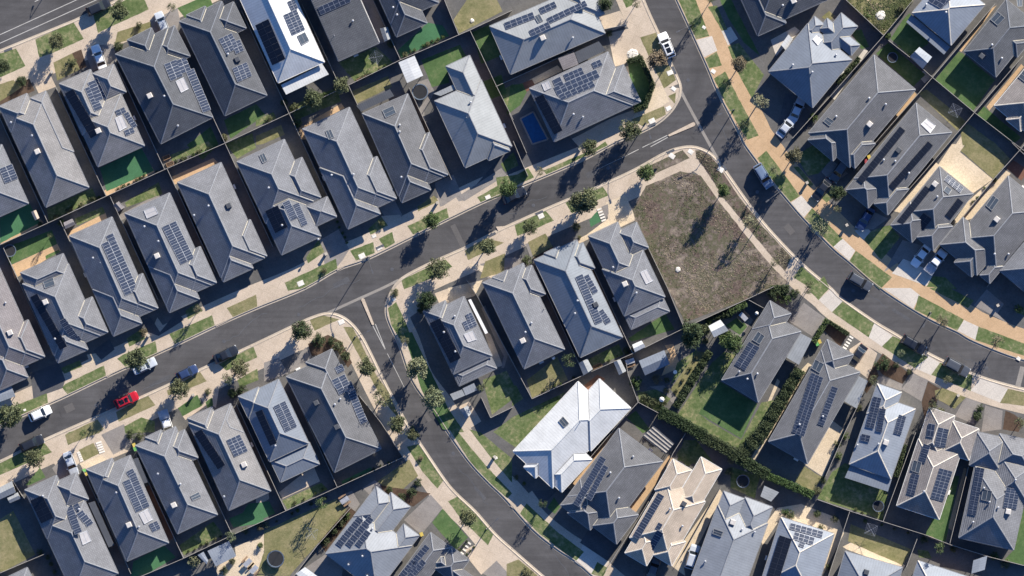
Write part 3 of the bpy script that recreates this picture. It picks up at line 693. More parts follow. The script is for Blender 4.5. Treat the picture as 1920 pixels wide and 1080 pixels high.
house(3, 'charcoal_tile', (1780,0,1465,390,1690,595), [(1760,165,1862,432)], 'dark house at the upper right', 'charcoal tiled house at the upper right with a twin skylight', sky_dark=[(1662,150,1715,92,1768,140,1712,195),(1860,0,1900,0,1900,50,1865,52)], cool_dark=[(1595,425)], vents=[(1670,340),(1745,440)])
house(3, 'taupe_tile', (1960,470,1690,795,1910,1020), [(1780,900,2000,850)], 'pale roof at the right edge', 'pale pinkish grey tiled house cut by the right edge', sky_dark=[(1870,580,1910,530,1960,570,1920,620)])
# bottom right row
house(22, 'dim_tile', (1892,160,1570,690,1840,860), [(1930,95,1960,404)], 'house inside the tall hedge', 'grey tiled house inside the tall hedge with a square block of panels', arr=[(1775,402,1852,445,1665,570,2,0) if 0 else (1770,400,1855,447,1748,625,2,6)][:0]+[(1775,402,1855,447,1665,575,2,6)], sky_dark=[(1840,325,1890,360,1852,420,1800,388)], vents=[(1700,625),(1835,640),(1760,680)], patio=[('pale_sheet',(2160,338,2245,382,2148,575,2055,520),2.4)])
house(23, 'dim_tile', (395,463,0,1150,675,650), [(440,385,520,700)], 'house with three long panel rows', 'slate tiled house with three long panel rows and a louvred carport roof', arr=[(325,630,412,672,180,1075,3,10) if 0 else (325,630,412,672,92,1032,3,11)][:0]+[(325,632,412,672,178,1075,3,11),(470,730,518,748,362,1015,1,7)], sky_dark=[(350,535,415,570,380,635,322,600)], vents=[(405,960),(230,1020)], patio=[('pale_sheet',(678,660,745,695,660,902,568,848),2.4)])
house(23, 'pale_blue_sheet', (790,795,605,1320,920,1420), [(815,715,918,1006)], 'pale blue house at lower right', 'pale blue metal roofed house at lower right with four panel groups', arr=[(788,812,848,826,728,1040,2,6),(835,895,880,908,805,1068,1,5),(972,945,1028,962,932,1085,2,5),(700,1090,765,1105,690,1140,2,1)], cool=[(875,1155)], vents=[(820,1165),(665,1175)], patio=[('blue_sheet',(612,1330,925,1432,895,1525,572,1420),2.2)])
house(23, 'taupe_tile', (1123,1129,960,1630,1275,1740), [(1205,895,1290,1280),(1375,990,1500,1290)], 'pinkish house at lower right', 'pinkish beige tiled house at lower right with tall panel blocks', arr=[(1200,1010,1250,1020,1190,1110,2,1),(1163,1165,1213,1181,1122,1295,1,4),(1262,1035,1345,1050,1300,1190,2,4) if 0 else (1265,1040,1350,1058,1235,1180,2,4),(1075,1385,1132,1400,1035,1540,2,4),(1275,1345,1375,1372,1205,1570,3,5)], sky_dark=[(1085,1290,1145,1305,1125,1385,1065,1365)], vents=[(1160,1520)])
house(33, 'grey_tile', (1545,250,1425,790,1835,880), [(1560,-5,1740,300),(1720,150,1960,560),(1730,10,1990,330)], 'long house at the right corner', 'long grey tiled house at the bottom right corner with lawn along its side', arr=[(1560,260,1618,272,1495,612,2,10),(1775,410,1878,428,1748,560,3,4)], sky_dark=[(1605,425,1670,440,1655,517,1590,503)], cool=[(1790,592)], vents=[(1845,355),(1715,560),(1530,670),(1650,520),(1610,415)])
house(33, 'pale_blue_sheet', (95,635,-60,1130,490,765), [], 'blue house on sandy yard', 'blue grey metal roofed house on a sandy yard at the bottom edge', arr=[(165,678,410,745,155,725,6,1),(195,745,345,790,180,800,4,1),(232,815,275,828,215,850,1,1)], dark=[(85,770,175,800,-15,1090,2,8)])
house(33, 'blue_sheet', (575,890,470,1260,1000,1025), [], 'roof at the bottom edge', 'low grey roofed house cut by the bottom edge below the sunlit lawn', cool_dark=[(730,1045)])
house(33, 'pale_blue_sheet', (1120,960,1010,1300,1520,1085), [], 'last roof at the bottom edge', 'pale grey roofed house cut by the bottom edge near the right corner')
house(31, 'grey_sheet', (790,560,525,910,1080,970), [(905,405,880,740),(1015,450,930,860),(1110,685,1080,965)], 'silver house with many wings', 'silver grey house with many wings and three diagonal panel rows at the bottom', arr=[(770,630,812,660,600,832,1,6) if 0 else (765,632,810,660,598,835,1,6),(845,628,888,655,672,835,1,6),(828,728,868,755,748,835,1,3)], vents=[(800,925),(695,990),(875,720),(835,1075)])
house(31, 'dim_tile', (1310,750,1030,1130,1460,870), [(1465,855,1480,1120),(1380,900,1680,1250)], 'house with tall front hip', 'dark grey tiled house cut by the bottom edge beside a dark green front lawn', arr=[(1270,840,1308,868,1075,1065,1,6),(1245,950,1282,978,1130,1080,1,4),(1195,960,1235,985,1130,1045,1,3)])
house(30, 'slate_tile', (40,1095,120,1260,215,1020), [], 'small roof at the bottom left', 'small grey roof corner cut by the bottom edge at far left')
# ------------------------------------------------------------------ ground, roads, blocks
def sheet(name, q, mat, z, kind='structure'):
    mb = MB(); q = ccw(q); mb.face([(x, y, z) for x, y in q]); o = mb.build(name, mat); o['kind'] = kind; return o
mb = MB(); mb.face([(-700, -700, 0), (700, -700, 0), (700, 700, 0), (-700, 700, 0)]); tag(mb.build('ground', 'soil_base'), kind='structure')
FP = lambda *c: [F(c[i], c[i+1]) for i in range(0, len(c), 2)]
K_art = FP(-300,226, 0,97, 140,40, 225,0, 560,-150)
K_artN = FP(-300,40, 0,-90, 225,-190)
K_north = smooth(FP(-300,925, -120,850, 0,797, 47,776, 127,740, 200,705, 327,647, 405,610, 480,577, 570,540, 632,505, 687,485, 775,442, 840,410, 902,380, 960,355, 1085,302, 1160,263, 1205,245, 1240,224, 1264,198, 1275,165, 1257,120, 1235,67, 1205,0, 1160,-120, 1120,-300))
K_south = smooth(FP(-300,990, -120,920, 0,867, 50,842, 120,810, 212,770, 312,725, 375,695, 480,646, 547,614, 585,597, 615,589, 640,595, 660,610, 677,632, 692,660, 725,727, 767,805, 786,832, 832,900, 855,927, 890,960, 927,1002, 960,1032, 1015,1080, 1120,1170, 1250,1300))
K_mid = smooth(FP(1340,1290, 1180,1140, 1112,1080, 1080,1052, 1042,1027, 997,990, 947,934, 917,905, 880,865, 842,812, 815,770, 775,715, 750,647, 735,615, 726,590, 727,568, 737,545, 755,523, 805,496, 870,467, 922,440, 960,422, 1025,393, 1125,350, 1190,320, 1240,292, 1270,280, 1300,277, 1328,287, 1348,306, 1370,337, 1402,382, 1440,430, 1502,495, 1555,540, 1577,561, 1640,605, 1677,627, 1742,665, 1822,702, 1907,728, 2000,745, 2250,780))
K_east = smooth(FP(2250,725, 2000,690, 1910,672, 1827,640, 1795,622, 1757,605, 1712,580, 1647,537, 1592,490, 1562,465, 1510,412, 1482,380, 1440,330, 1420,302, 1397,270, 1385,245, 1347,172, 1327,125, 1300,65, 1270,0, 1215,-120, 1170,-300))
LAND = {'NW': K_art[::-1]+K_north, 'SW': None}
blocks = [('block_ground', K_north+FP(560,-300)+K_art[::-1]), ('block_ground', K_south+FP(1000,1500, -300,1500)),
          ('block_ground', K_mid+FP(2250,1500, 1340,1500)), ('block_ground', K_east+FP(2250,-300))]
road_q = FP(-300,60, 600,-330, 1160,-330, 2300,690, 2300,820, 1400,1420, -300,1420)
sheet('road', FP(-320,-320, 2300,-320, 2300,1520, -320,1520), 'asphalt', .004)
for nm, q in blocks:
    mb = MB(); q = ccw(q); mb.quadbox(q, -.05, GZ); tag(mb.build(nm, 'soil_base'), kind='structure')
def kerb(pts, side):
    o1, o2, o3, o4 = offset(pts, -.12*side), offset(pts, .02*side), offset(pts, .1*side), offset(pts, .42*side); mb = MB()
    for i in range(len(pts)-1):
        for (a, za), (b, zb) in (((o1, GZ+.05), (o2, GZ+.05)), ((o2, GZ+.05), (o3, .022)), ((o3, .022), (o4, .012))):
            q = [(*a[i], za), (*b[i], zb), (*b[i+1], zb), (*a[i+1], za)]
            mb.face(q if side < 0 else q[::-1])
    tag(mb.build('kerb', 'kerb_concrete'), kind='structure')
kerb(K_art, 1); kerb(K_north, -1); kerb(K_south, 1); kerb(K_mid, 1); kerb(K_east, 1)
PATCH = []     # laid in order, each about 4 mm above what it overlaps
def patch(name, q, mat):
    q = ccw(q); lay = 1+max([l for p, l in PATCH if overlap(p, q)], default=0)
    PATCH.append((q, lay)); return sheet(name, q, mat, GZ+.004*lay)
def band(pts, a, b, mat, name='footpath'):
    A, B = offset(pts, a), offset(pts, b)
    def far(p, w):
        for i in range(len(pts)-1):
            q, r = pts[i], pts[i+1]; dx, dy = r[0]-q[0], r[1]-q[1]; l = dx*dx+dy*dy
            t = max(0, min(1, ((p[0]-q[0])*dx+(p[1]-q[1])*dy)/l)); 
            if math.hypot(p[0]-q[0]-t*dx, p[1]-q[1]-t*dy) < abs(w)-.04: return False
        return True
    A = [p for p in A if abs(a) < 1 or far(p, a)]; B = [p for p in B if abs(b) < 1 or far(p, b)]
    return patch(name, A+B[::-1], mat)
def cut(pts, x0, x1, y0=-999, y1=9999):
    a = [p for p in pts if F(x0, 0)[0] <= p[0] <= F(x1, 0)[0] and F(0, y1)[1] <= p[1] <= F(0, y0)[1]]
    return a
# paved verges along every kerb; lawns are laid on them afterwards
n1 = [p for p in K_north]
band(K_art, -7.6, -.12, 'concrete'); band(K_north[:106], .12, 4.3, 'concrete'); band(K_north[106:], .12, 4.6, 'concrete')
band(K_south[:71], -4.6, -.12, 'concrete'); band(K_south[71:], -3.9, -.12, 'concrete')
im = min(range(len(K_mid)), key=lambda i: abs(K_mid[i][0]-F(727, 0)[0])+abs(K_mid[i][1]-F(0, 568)[1]))
jm = min(range(len(K_mid)), key=lambda i: abs(K_mid[i][0]-F(1300, 0)[0])+abs(K_mid[i][1]-F(0, 277)[1]))
band(K_mid[:im+1], -3.9, -.12, 'concrete'); band(K_mid[im:jm+1], -4.7, -.12, 'concrete'); band(K_mid[jm:], -4.4, -.12, 'concrete')
band(K_east, -5.6, -.12, 'tan_concrete')
def ragged(q, a=.05):
    out = []
    for i in range(len(q)):
        p, e = q[i], q[(i+1) % len(q)]; L = math.hypot(e[0]-p[0], e[1]-p[1]); n = max(1, int(L/.7))
        for k in range(n):
            x, y = p[0]+(e[0]-p[0])*k/n, p[1]+(e[1]-p[1])*k/n
            out.append((x+a*noise.noise(Vector((x*1.1, y*1.1, 1)))*1.6, y+a*noise.noise(Vector((x*1.1, y*1.1, 77)))*1.6))
    return out
def many(name, mat, t, *polys):
    for c in polys: patch(name, ragged(PL(t, c)) if name in ('lawn', 'verge', 'garden_bed') else PL(t, c), mat)
# driveways, courts and paths
many('driveway', 'concrete', 0, (200,520,300,400,420,650,290,700), (560,160,700,110,735,245,850,220,820,380,880,470,690,520,640,360), (1100,60,1330,-30,1350,160,1180,220))
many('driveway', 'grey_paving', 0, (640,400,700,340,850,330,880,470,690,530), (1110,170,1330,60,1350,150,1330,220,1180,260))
many('garden_bed', 'garden_soil', 0, (540,400,610,370,650,500,580,530), (0,690,220,590,260,680,0,790))
many('driveway', 'concrete', 2, (650,130,810,80,865,190,705,245), (720,250,900,210,965,385,840,480,770,500), (870,60,990,10,1100,245,960,285))
many('path', 'cream_paving', 2, (130,600,340,490,380,530,150,640), (850,500,880,490,975,740,950,770), (1000,690,1130,640,1180,760,1000,880,900,900))
many('paving', 'brick_paving', 2, (75,625,150,595,180,650,105,690))
many('paving', 'dark_paving', 2, (-10,890,160,790,280,1045,80,1130), (0,1080,420,1010,500,1100,-300,1420))
many('paving', 'grey_paving', 1, (780,0,880,0,960,200,1010,300,925,330), (1200,620,1290,590,1340,690,1260,830,1270,900,1235,905,1215,830,1290,720))
many('path', 'tan_concrete', 1, (340,950,640,775,665,810,400,950), (320,960,480,890,400,1040,340,1050))
many('driveway', 'grey_paving', 11, (480,720,620,640,700,790,600,950,520,930), (920,470,1040,420,1100,540,1000,600), (1340,290,1480,230,1560,420,1380,470), (1520,390,1840,180,1880,230,1560,430))
many('driveway', 'concrete', 11, (600,930,720,790,760,870,610,950), (940,540,1080,530,1175,680,1040,740,960,640), (1380,480,1500,400,1560,490,1450,560))
many('driveway', 'concrete', 20, (1150,290,1180,220,1250,320,1320,420,1180,490), (780,560,860,500,910,600,800,670), (330,790,470,740,510,800,360,860), (1590,190,1700,160,1760,220,1620,290))
many('driveway', 'dark_paving', 20, (230,640,440,560,490,690,470,750,250,830), (820,380,860,460,760,540,700,470), (1050,250,1130,220,1200,330,1330,175,1380,240,1190,360,1110,330))
many('paving', 'cream_paving', 20, (650,500,720,490,740,540,680,570))
many('driveway', 'concrete', 20, (740,990,870,920,895,1000,990,1040,900,1080,800,1090), (1110,820,1250,740,1260,800,1450,760,1330,900,1180,900), (1500,640,1640,570,1660,640,1620,900,1560,860,1480,700), (1480,780,1510,770,1560,870,1390,990,1370,960,1530,870))
many('driveway', 'concrete', 30, (330,80,490,20,510,100,590,130,610,220,480,330,400,230), (770,0,930,-60,990,80,850,160,790,150), (560,150,770,60,960,140,1000,130,860,190,620,280))
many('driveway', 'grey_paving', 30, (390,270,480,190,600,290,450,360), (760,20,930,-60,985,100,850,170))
many('path', 'cream_paving', 30, (595,240,760,170,800,210,640,280))
many('paving', 'brick_paving', 30, (1080,420,1130,390,1310,780,1260,830))
many('paving', 'cream_paving', 30, (1760,850,1960,800,2020,1160,1640,1160,1620,1010,1770,930))
many('driveway', 'grey_paving', 21, (60,560,170,520,240,640,200,660,60,700), (220,640,370,440,430,560,380,590))
many('driveway', 'concrete', 21, (-40,430,250,310,245,350,400,390,360,460,60,560,0,500), (500,300,640,240,780,450,900,720,960,900,900,870,760,600,640,370,560,350))
many('path', 'concrete', 21, (1340,40,1450,0,1640,-40,1620,60,1380,130), (1040,80,1180,-20,1250,150,1130,240), (1700,300,1760,350,1850,580,1800,600), (1470,910,1600,850,1690,1000,1560,1080))
many('driveway', 'cream_paving', 21, (1440,0,1700,-60,1640,60,1460,110))
many('path', 'grey_paving', 21, (1690,150,1720,130,1790,290,1850,420,1890,500,1860,600,1840,600,1860,510,1800,400))
many('driveway', 'concrete', 12, (260,500,410,430,440,520,330,580), (670,320,920,210,950,290,850,380,830,500,930,570,780,640,720,560,700,430), (-120,620,20,610,40,690,-60,740), (1260,50,1380,30,1340,110,1300,90))
many('paving', 'cream_paving', 12, (380,770,560,680,720,560,780,620,560,720,400,800), (700,440,850,380,930,560,760,650))
many('paving', 'grey_paving', 12, (670,470,720,450,725,520,700,565), (100,750,130,740,180,850,150,880))
many('driveway', 'grey_paving', 12, (-240,900,-120,870,0,850,120,860,60,930,-180,1010))
many('garden_bed', 'garden_soil', 12, (150,860,240,800,310,760,300,820,180,900))
many('driveway', 'white_concrete', 2, (1380,300,1500,270,1540,380,1440,430), (1570,230,1640,200,1695,290,1620,340))
many('driveway', 'white_concrete', 13, (170,440,250,385,330,480,270,550), (490,770,560,710,655,800,610,875), (930,970,1015,860,1250,960,1190,1065), (330,400,440,235,480,260,400,400), (650,650,740,620,770,655,715,720))
many('driveway', 'grey_paving', 13, (400,210,470,110,600,220,490,300), (640,640,740,480,900,560,790,640), (870,960,1010,720,1150,760,1290,800,1350,830,1230,960,1020,860))
many('driveway', 'dark_paving', 3, (60,1000,130,700,260,720,420,850,240,1020,100,1080))
many('path', 'tan_concrete', 3, (0,1000,40,1000,100,1080,0,1080), (1430,375,1680,60,1715,40,1450,390), (800,1065,1100,690,1115,710,830,1080), (1640,800,1900,480,1920,500,1660,830))
many('paving', 'white_concrete', 3, (20,300,200,200,240,230,60,420), (460,720,720,370,750,380,500,750))
many('paving', 'cream_paving', 3, (1410,1080,1470,990,1520,1030,1430,1130), (1105,550,1170,530,1225,580,1175,625))
many('paving', 'cream_paving', 13, (1440,60,1685,265,1530,375,1470,420,1330,620,1290,640,1280,150,1380,0,1480,0), (930,500,1260,140,1290,160,1010,520), (1380,600,1500,430,1770,190,1820,220,1530,560))
many('paving', 'brick_paving', 13, (1785,180,1840,120,1960,200,1900,275))
many('driveway', 'grey_paving', 22, (2080,250,2190,110,2355,230,2250,360))
many('driveway', 'white_concrete', 23, (860,0,1070,0,1140,55,1090,155), (1420,320,1470,240,1580,290,1555,390), (380,90,480,0,560,100,480,180), (755,370,795,265,935,360,855,440), (1100,600,1200,510,1290,560,1225,655), (1520,770,1600,670,1800,755,1740,860))
many('driveway', 'concrete', 23, (610,460,700,400,820,490,750,680,640,600))
many('driveway', 'grey_paving', 23, (1000,760,1090,640,1200,690,1150,850), (1400,960,1480,820,1600,860,1540,1020), (1600,1080,1630,880,1760,920,1750,1060), (1540,130,1640,10,1770,120,1720,190,1790,260))
many('path', 'grey_paving', 23, (800,660,870,665,1010,720,1000,770,820,710))
many('paving', 'cream_paving', 23, (225,640,300,560,330,580,-170,1400,-190,1390), (-90,980,0,850,70,680,90,700,0,900))
many('driveway', 'cream_paving', 33, (270,240,400,0,480,-90,570,-20,410,335))
many('paving', 'cream_paving', 33, (-70,760,70,570,250,540,530,650,570,760,400,1100,380,1080,490,770,100,640,-40,850), (560,860,620,830,1030,1000,980,1080,950,1010,590,880))
many('paving', 'tan_concrete', 33, (1180,765,1340,820,1330,840,1170,780), (1350,720,1470,270,1490,275,1380,740))
many('path', 'tan_concrete', 32, (390,400,770,-10,800,20,450,440), (870,580,1180,170,1210,200,920,615))
many('paving', 'cream_paving', 32, (1190,1000,1300,800,1560,430,1585,470,1420,800,1290,1020,1300,1080))
many('driveway', 'white_concrete', 32, (470,970,540,830,730,970,700,1010,610,1075))
many('driveway', 'dark_paving', 32, (510,830,600,690,810,830,720,970), (100,480,160,440,350,430,290,490,210,560))
many('driveway', 'concrete', 32, (-10,560,-20,430,40,440,110,530,60,610), (100,480,150,440,215,530,190,570))
many('driveway', 'grey_paving', 31, (1110,660,1310,470,1400,570,1240,770), (1700,1060,1800,960,1900,1070,1800,1120))
many('driveway', 'concrete', 31, (1350,440,1420,365,1515,480,1430,570), (1730,850,1790,770,1920,890,1940,1010,1830,970))
many('driveway', 'concrete', 31, (1570,880,1700,820,1810,960,1690,1070,1600,960))
many('paving', 'grey_paving', 31, (620,480,720,440,780,540,740,600), (800,420,890,360,960,420,860,480), (250,1100,530,910,650,1020,640,1120))
many('paving', 'concrete', 31, (170,455,430,250,480,370,200,500), (0,480,90,430,100,500,0,560))
many('path', 'cream_paving', 31, (1330,690,1360,680,1420,740,1390,760), (-60,930,60,760,80,840,50,910,-40,960))
many('paving', 'tan_concrete', 22, (1120,660,1190,500,1145,430,1210,420,1225,480,1270,590))
many('path', 'grey_paving', 22, (1030,740,1140,730,1260,850,1220,890,1150,790), (1600,340,1690,340,1760,230,1800,240,1710,390,1620,360), (1690,230,1750,180,1810,240,1780,280))
many('paving', 'brick_paving', 22, (530,740,640,650,700,680,590,800))
many('driveway', 'cream_paving', 22, (-330,-180,-160,-160,-60,-110,-130,-60))
many('path', 'tan_concrete', 10, (1280,250,1600,105,1635,140,1300,310), (530,650,790,515,805,560,500,710), (80,910,430,750,455,800,110,1010), (0,740,60,690,300,560,330,590,20,760), (780,350,1140,170,1160,210,800,390))
many('path', 'grey_paving', 10, (880,540,1210,360,1235,390,900,580), (-40,640,30,620,50,700,0,730))
# lawns and verges
many('verge', 'grass', 0, (265,295,550,165,630,290,390,400,295,430), (700,110,880,30,1060,-60,1115,70,735,245), (0,400,120,365,190,495,-60,610,-60,420))
many('lawn', 'dry_grass', 0, (-60,650,100,600,170,650,0,760,-60,780), (400,470,540,400,600,520,430,605), (860,330,880,240,1130,160,1140,230,960,300))
many('lawn', 'green_lawn', 0, (1330,60,1560,-40,1600,40,1390,135), (1400,1090,1580,950,1640,1080,1520,1200), (1680,900,1920,780,1990,860,1730,1040))
many('lawn', 'synthetic_turf', 1, (1060,380,1290,170,1400,190,1450,270,1090,430), (1210,300,1260,190,1330,200,1350,280))
many('lawn', 'grass', 1, (620,470,900,350,1040,480,740,610), (240,800,600,660,640,760,300,900), (0,900,130,840,150,890,0,950), (1640,260,1750,215,1780,330,1680,420), (1830,680,1930,630,1960,760,1900,860))
many('lawn', 'green_lawn', 1, (1240,450,1530,335,1590,450,1440,560,1450,620,1320,655))
many('lawn', 'dry_grass', 1, (1480,150,1620,-60,1800,-20,1850,85,1525,250), (700,690,990,570,1020,650,760,775), (0,1020,190,935,215,1010,50,1080,0,1090))
many('verge', 'dry_grass', 2, (960,280,1080,245,1150,430,1230,600,1140,665), (890,900,1140,795,1155,860,980,945), (1170,720,1230,695,1222,780))
many('lawn', 'green_lawn', 2, (870,490,950,440,1060,640,1000,790,920,815), (-10,640,80,625,110,690,60,790,-40,860), (-300,240,-160,180,-90,420,-230,480), (-240,620,-80,560,-40,700,-200,760))
many('verge', 'grass', 2, (1245,-10,1370,-20,1480,270,1380,292), (1450,440,1535,385,1575,490,1480,512), (1515,590,1600,535,1700,740,1850,1015,1765,1050,1600,770))
many('lawn', 'grass', 2, (1470,50,1535,40,1615,220,1575,232), (1620,350,1700,320,1890,560,1800,740,1680,520), (830,0,920,-20,900,40,855,58))
many('lawn', 'green_lawn', 2, (1560,0,1640,-10,1860,420,1740,320,1620,130))
many('lawn', 'dry_grass', 3, (580,-30,1085,-40,1090,10,870,262,600,30))
many('lawn', 'green_lawn', 3, (920,290,1010,150,1060,100,1200,230,1200,330,1060,420), (1250,600,1430,390,1460,400,1700,600,1540,830), (810,400,900,320,1180,560,1090,650), (1560,860,1620,800,1900,1030,1840,1080), (620,230,700,220,760,350,700,370))
many('lawn', 'dry_grass', 3, (1125,700,1190,670,1485,910,1420,980), (1440,970,1500,925,1720,1090,1460,1090), (400,130,460,80,500,120,460,160))
many('lawn', 'dry_grass', 13, (1445,50,1500,-20,1690,-20,1815,110,1690,262))
many('verge', 'grass', 13, (-80,108,-12,50,80,172,240,390,165,436,28,262), (275,555,330,480,560,710,490,770), (610,880,660,800,930,1000,840,1090))
many('lawn', 'grass', 13, (190,170,230,170,340,300,320,330), (400,405,480,340,520,370,440,440), (720,720,770,655,860,620,915,610,990,700,850,870), (1190,1070,1240,990,1330,1000,1420,1090), (210,90,350,0,480,110,380,220,300,240))
many('verge', 'grass', 13, (190,1000,250,915,430,1075,380,1120))
many('verge', 'grass', 23, (480,180,560,100,795,265,755,370), (855,440,935,360,1020,400,1200,520,1100,600), (1225,650,1290,560,1535,655,1520,772), (1100,160,1130,55,1470,235,1420,320), (1555,390,1580,290,1960,430,1960,520), (310,20,420,-90,460,0,380,90))
many('verge', 'dry_grass', 23, (1740,860,1800,755,1990,800,1960,890))
many('lawn', 'grass', 23, (1210,0,1340,-10,1545,95,1500,150), (1850,180,1960,150,1960,220))
many('garden_bed', 'garden_soil', 23, (410,310,480,255,600,350,540,440), (800,580,860,490,1060,640,1010,720,860,650), (1200,700,1300,760,1260,870,1180,1000,1150,860), (760,640,800,560,830,660,740,790,720,760), (1780,920,1850,950,1920,1000,1880,1080,1760,1060))
many('lawn', 'dry_grass', 23, (1250,770,1310,750,1485,820,1400,905,1260,830))
many('lawn', 'dry_grass', 33, (200,370,270,255,405,340,330,460), (600,820,620,690,1075,880,1010,1000))
many('lawn', 'grass', 33, (370,500,480,300,580,230,900,460,860,660), (1120,880,1200,890,1230,950,1130,940))
many('lawn', 'green_lawn', 33, (1190,770,1390,330,1435,330,1330,830), (1930,500,1850,880,1770,960,1960,1010,1980,600), (1180,770,1240,640,1270,660,1330,820))
many('verge', 'grass', 20, (-60,980,120,880,350,790,360,860,180,940,-60,1050), (465,745,490,720,780,580,795,665,510,800), (880,530,920,500,1165,400,1180,490,950,600), (1270,345,1590,205,1612,285,1310,420))
many('verge', 'dry_grass', 20, (1700,150,1920,50,1930,140,1750,222), (530,1080,730,985,780,1055,740,1090,520,1110), (870,930,1110,805,1165,880,890,1005), (1250,770,1500,630,1550,700,1400,760,1262,805))
many('verge', 'grass', 20, (1640,570,1900,440,1930,520,1700,620))
many('lawn', 'grass', 20, (950,380,1060,305,1090,380,970,440), (1390,170,1480,110,1520,170,1410,235), (460,600,600,540,615,590,480,645), (930,1040,1060,970,1160,1000,1160,1080,940,1090), (1780,690,1930,605,1940,690,1800,745))
many('lawn', 'green_lawn', 20, (1335,900,1480,800,1520,880,1370,962), (1540,860,1590,820,1600,880,1560,910))
many('verge', 'grass', 11, (215,1040,600,860,612,940,370,1080,240,1100), (705,800,880,735,892,815,750,875), (920,710,1020,660,1042,740,970,782), (1135,615,1430,480,1447,555,1180,677), (1660,400,1930,245,1930,350,1690,440))
many('lawn', 'grass', 11, (840,640,940,545,990,610,860,680), (1835,150,1930,60,1970,160,1870,212), (375,850,470,715,515,810,390,895))
many('garden_bed', 'dry_grass', 11, (1210,470,1335,385,1370,430,1215,505), (1720,880,1870,820,1860,960,1680,1010))
many('verge', 'grass', 11, (1090,1020,1420,865,1472,920,1330,1000,1110,1090))
many('verge', 'dry_grass', 11, (1565,800,1720,705,1860,740,1700,820,1590,872))
many('verge', 'grass', 12, (-120,250,40,230,120,180,165,250,-100,370), (235,200,620,35,700,-20,720,10,260,230), (20,610,250,500,315,575,40,690))
many('verge', 'grass', 12, (400,440,680,320,722,385,620,430,450,520))
many('lawn', 'dry_grass', 12, (120,735,250,670,305,770,160,850))
many('lawn', 'synthetic_turf', 12, (580,570,640,500,668,580,590,622))
many('verge', 'weedy_soil', 12, (930,210,1280,45,1332,105,1080,220,970,260))
patch('verge', ragged(FP(1304,282,1315,282,1332,292,1349,312,1364,337,1389,374,1411,400,1431,426,1484,482,1472,509,1452,487,1410,437,1359,374,1325,322,1305,294), .07), 'weedy_soil')
patch('vacant_lot', ragged(FP(1187,392,1211,349,1275,321,1314,329,1345,373,1395,437,1445,497,1478,530,1440,546,1285,604,1252,540,1191,415), .09), 'weedy_soil')
many('verge', 'grass', 21, (990,150,1050,105,1110,230,1150,330,1095,405,1015,280))
many('verge', 'dry_grass', 21, (400,235,500,205,625,235,440,320), (655,290,725,295,780,400,900,650,980,760,1090,1000,1010,910,900,750,790,540))
many('lawn', 'green_lawn', 21, (1110,340,1170,330,1440,900,1560,1080,1400,1060,1240,760))
many('garden_bed', 'garden_soil', 21, (390,420,540,350,640,400,720,560,690,600,610,470,420,510))
many('lawn', 'grass', 21, (1700,690,1880,620,1970,800,1770,950), (1400,950,1440,930,1560,1080,1480,1080))
many('verge', 'grass', 31, (1450,-20,1510,-10,1620,130,1740,270,1920,460,1885,495,1700,330,1600,210), (1130,110,1215,90,1410,360,1360,425,1250,300), (1440,520,1510,485,1640,610,1780,770,1740,850,1530,640))
many('lawn', 'green_lawn', 31, (1320,680,1400,575,1590,790,1500,885))
many('lawn', 'grass', 31, (1600,-20,1680,0,1920,200,1920,380,1760,190))
many('lawn', 'dry_grass', 31, (60,740,600,500,680,580,470,830,250,1080,0,1080,60,900), (910,370,1150,205,1215,330,1100,430,960,410))
many('lawn', 'synthetic_turf', 31, (640,370,860,265,870,290,650,392), (-150,690,-60,540,100,520,145,610,-60,700))
many('lawn', 'grass', 31, (195,515,490,380,540,430,235,580))
many('garden_bed', 'garden_soil', 31, (930,400,1060,420,1190,440,1310,460,1180,560,1110,530,960,450), (470,830,700,560,750,600,520,900))
many('verge', 'grass', 32, (60,610,110,535,330,740,540,900,480,968,200,760))
many('lawn', 'grass', 32, (595,1065,640,975,715,1020,680,1090), (1230,170,1260,120,1360,230,1320,260), (1640,260,1860,330,1820,500,1640,420), (1240,210,1420,250,1520,240,1380,60,1290,60))
many('lawn', 'green_lawn', 32, (265,570,315,490,362,560,322,615))
many('lawn', 'dry_grass', 32, (-40,990,50,955,190,1075,150,1130,-40,1090))
many('verge', 'grass', 30, (-60,250,330,80,390,150,-60,350), (490,25,520,0,740,-10,510,98))
many('verge', 'dry_grass', 30, (590,135,700,80,747,160,630,218), (490,20,690,-40,745,5,510,95))
many('lawn', 'green_lawn', 30, (190,400,300,265,342,340,225,398))
many('lawn', 'dry_grass', 30, (-60,690,100,590,265,920,40,1040,-60,1060))
many('lawn', 'synthetic_turf', 30, (980,1090,1000,970,1230,850,1320,940,1110,1060), (1720,650,1930,560,1990,680,1750,715))
many('lawn', 'grass', 30, (1345,850,1600,670,1675,770,1380,925))
many('lawn', 'synthetic_turf', 10, (750,180,1060,30,1155,200,800,355), (0,560,220,445,300,590,0,745))
many('lawn', 'grass', 10, (935,440,1190,285,1220,375,950,475), (560,560,770,470,790,520,580,612), (350,490,690,330,730,410,370,580), (1280,80,1560,-20,1600,20,1290,130), (1690,0,1890,-80,1920,30,1780,110), (1400,1060,1390,960,1490,920,1510,1010))
many('lawn', 'green_lawn', 10, (30,780,390,645,430,750,70,910), (340,840,440,790,450,810,345,865))
many('lawn', 'dry_grass', 22, (110,690,340,515,420,690,150,825), (1190,760,1380,470,1470,490,1250,835))
many('lawn', 'grass', 22, (560,540,800,420,840,500,600,595), (0,740,30,730,85,830,0,885), (0,970,400,780,330,880,60,1220,-140,1080), (1240,560,1390,460,1370,510,1190,730), (940,780,1080,760,1190,830,1100,930,960,860))
many('lawn', 'green_lawn', 22, (870,380,1150,190,1220,310,900,402), (860,970,930,920,1035,1060,980,1090), (1600,280,1700,215,1765,290,1710,352))
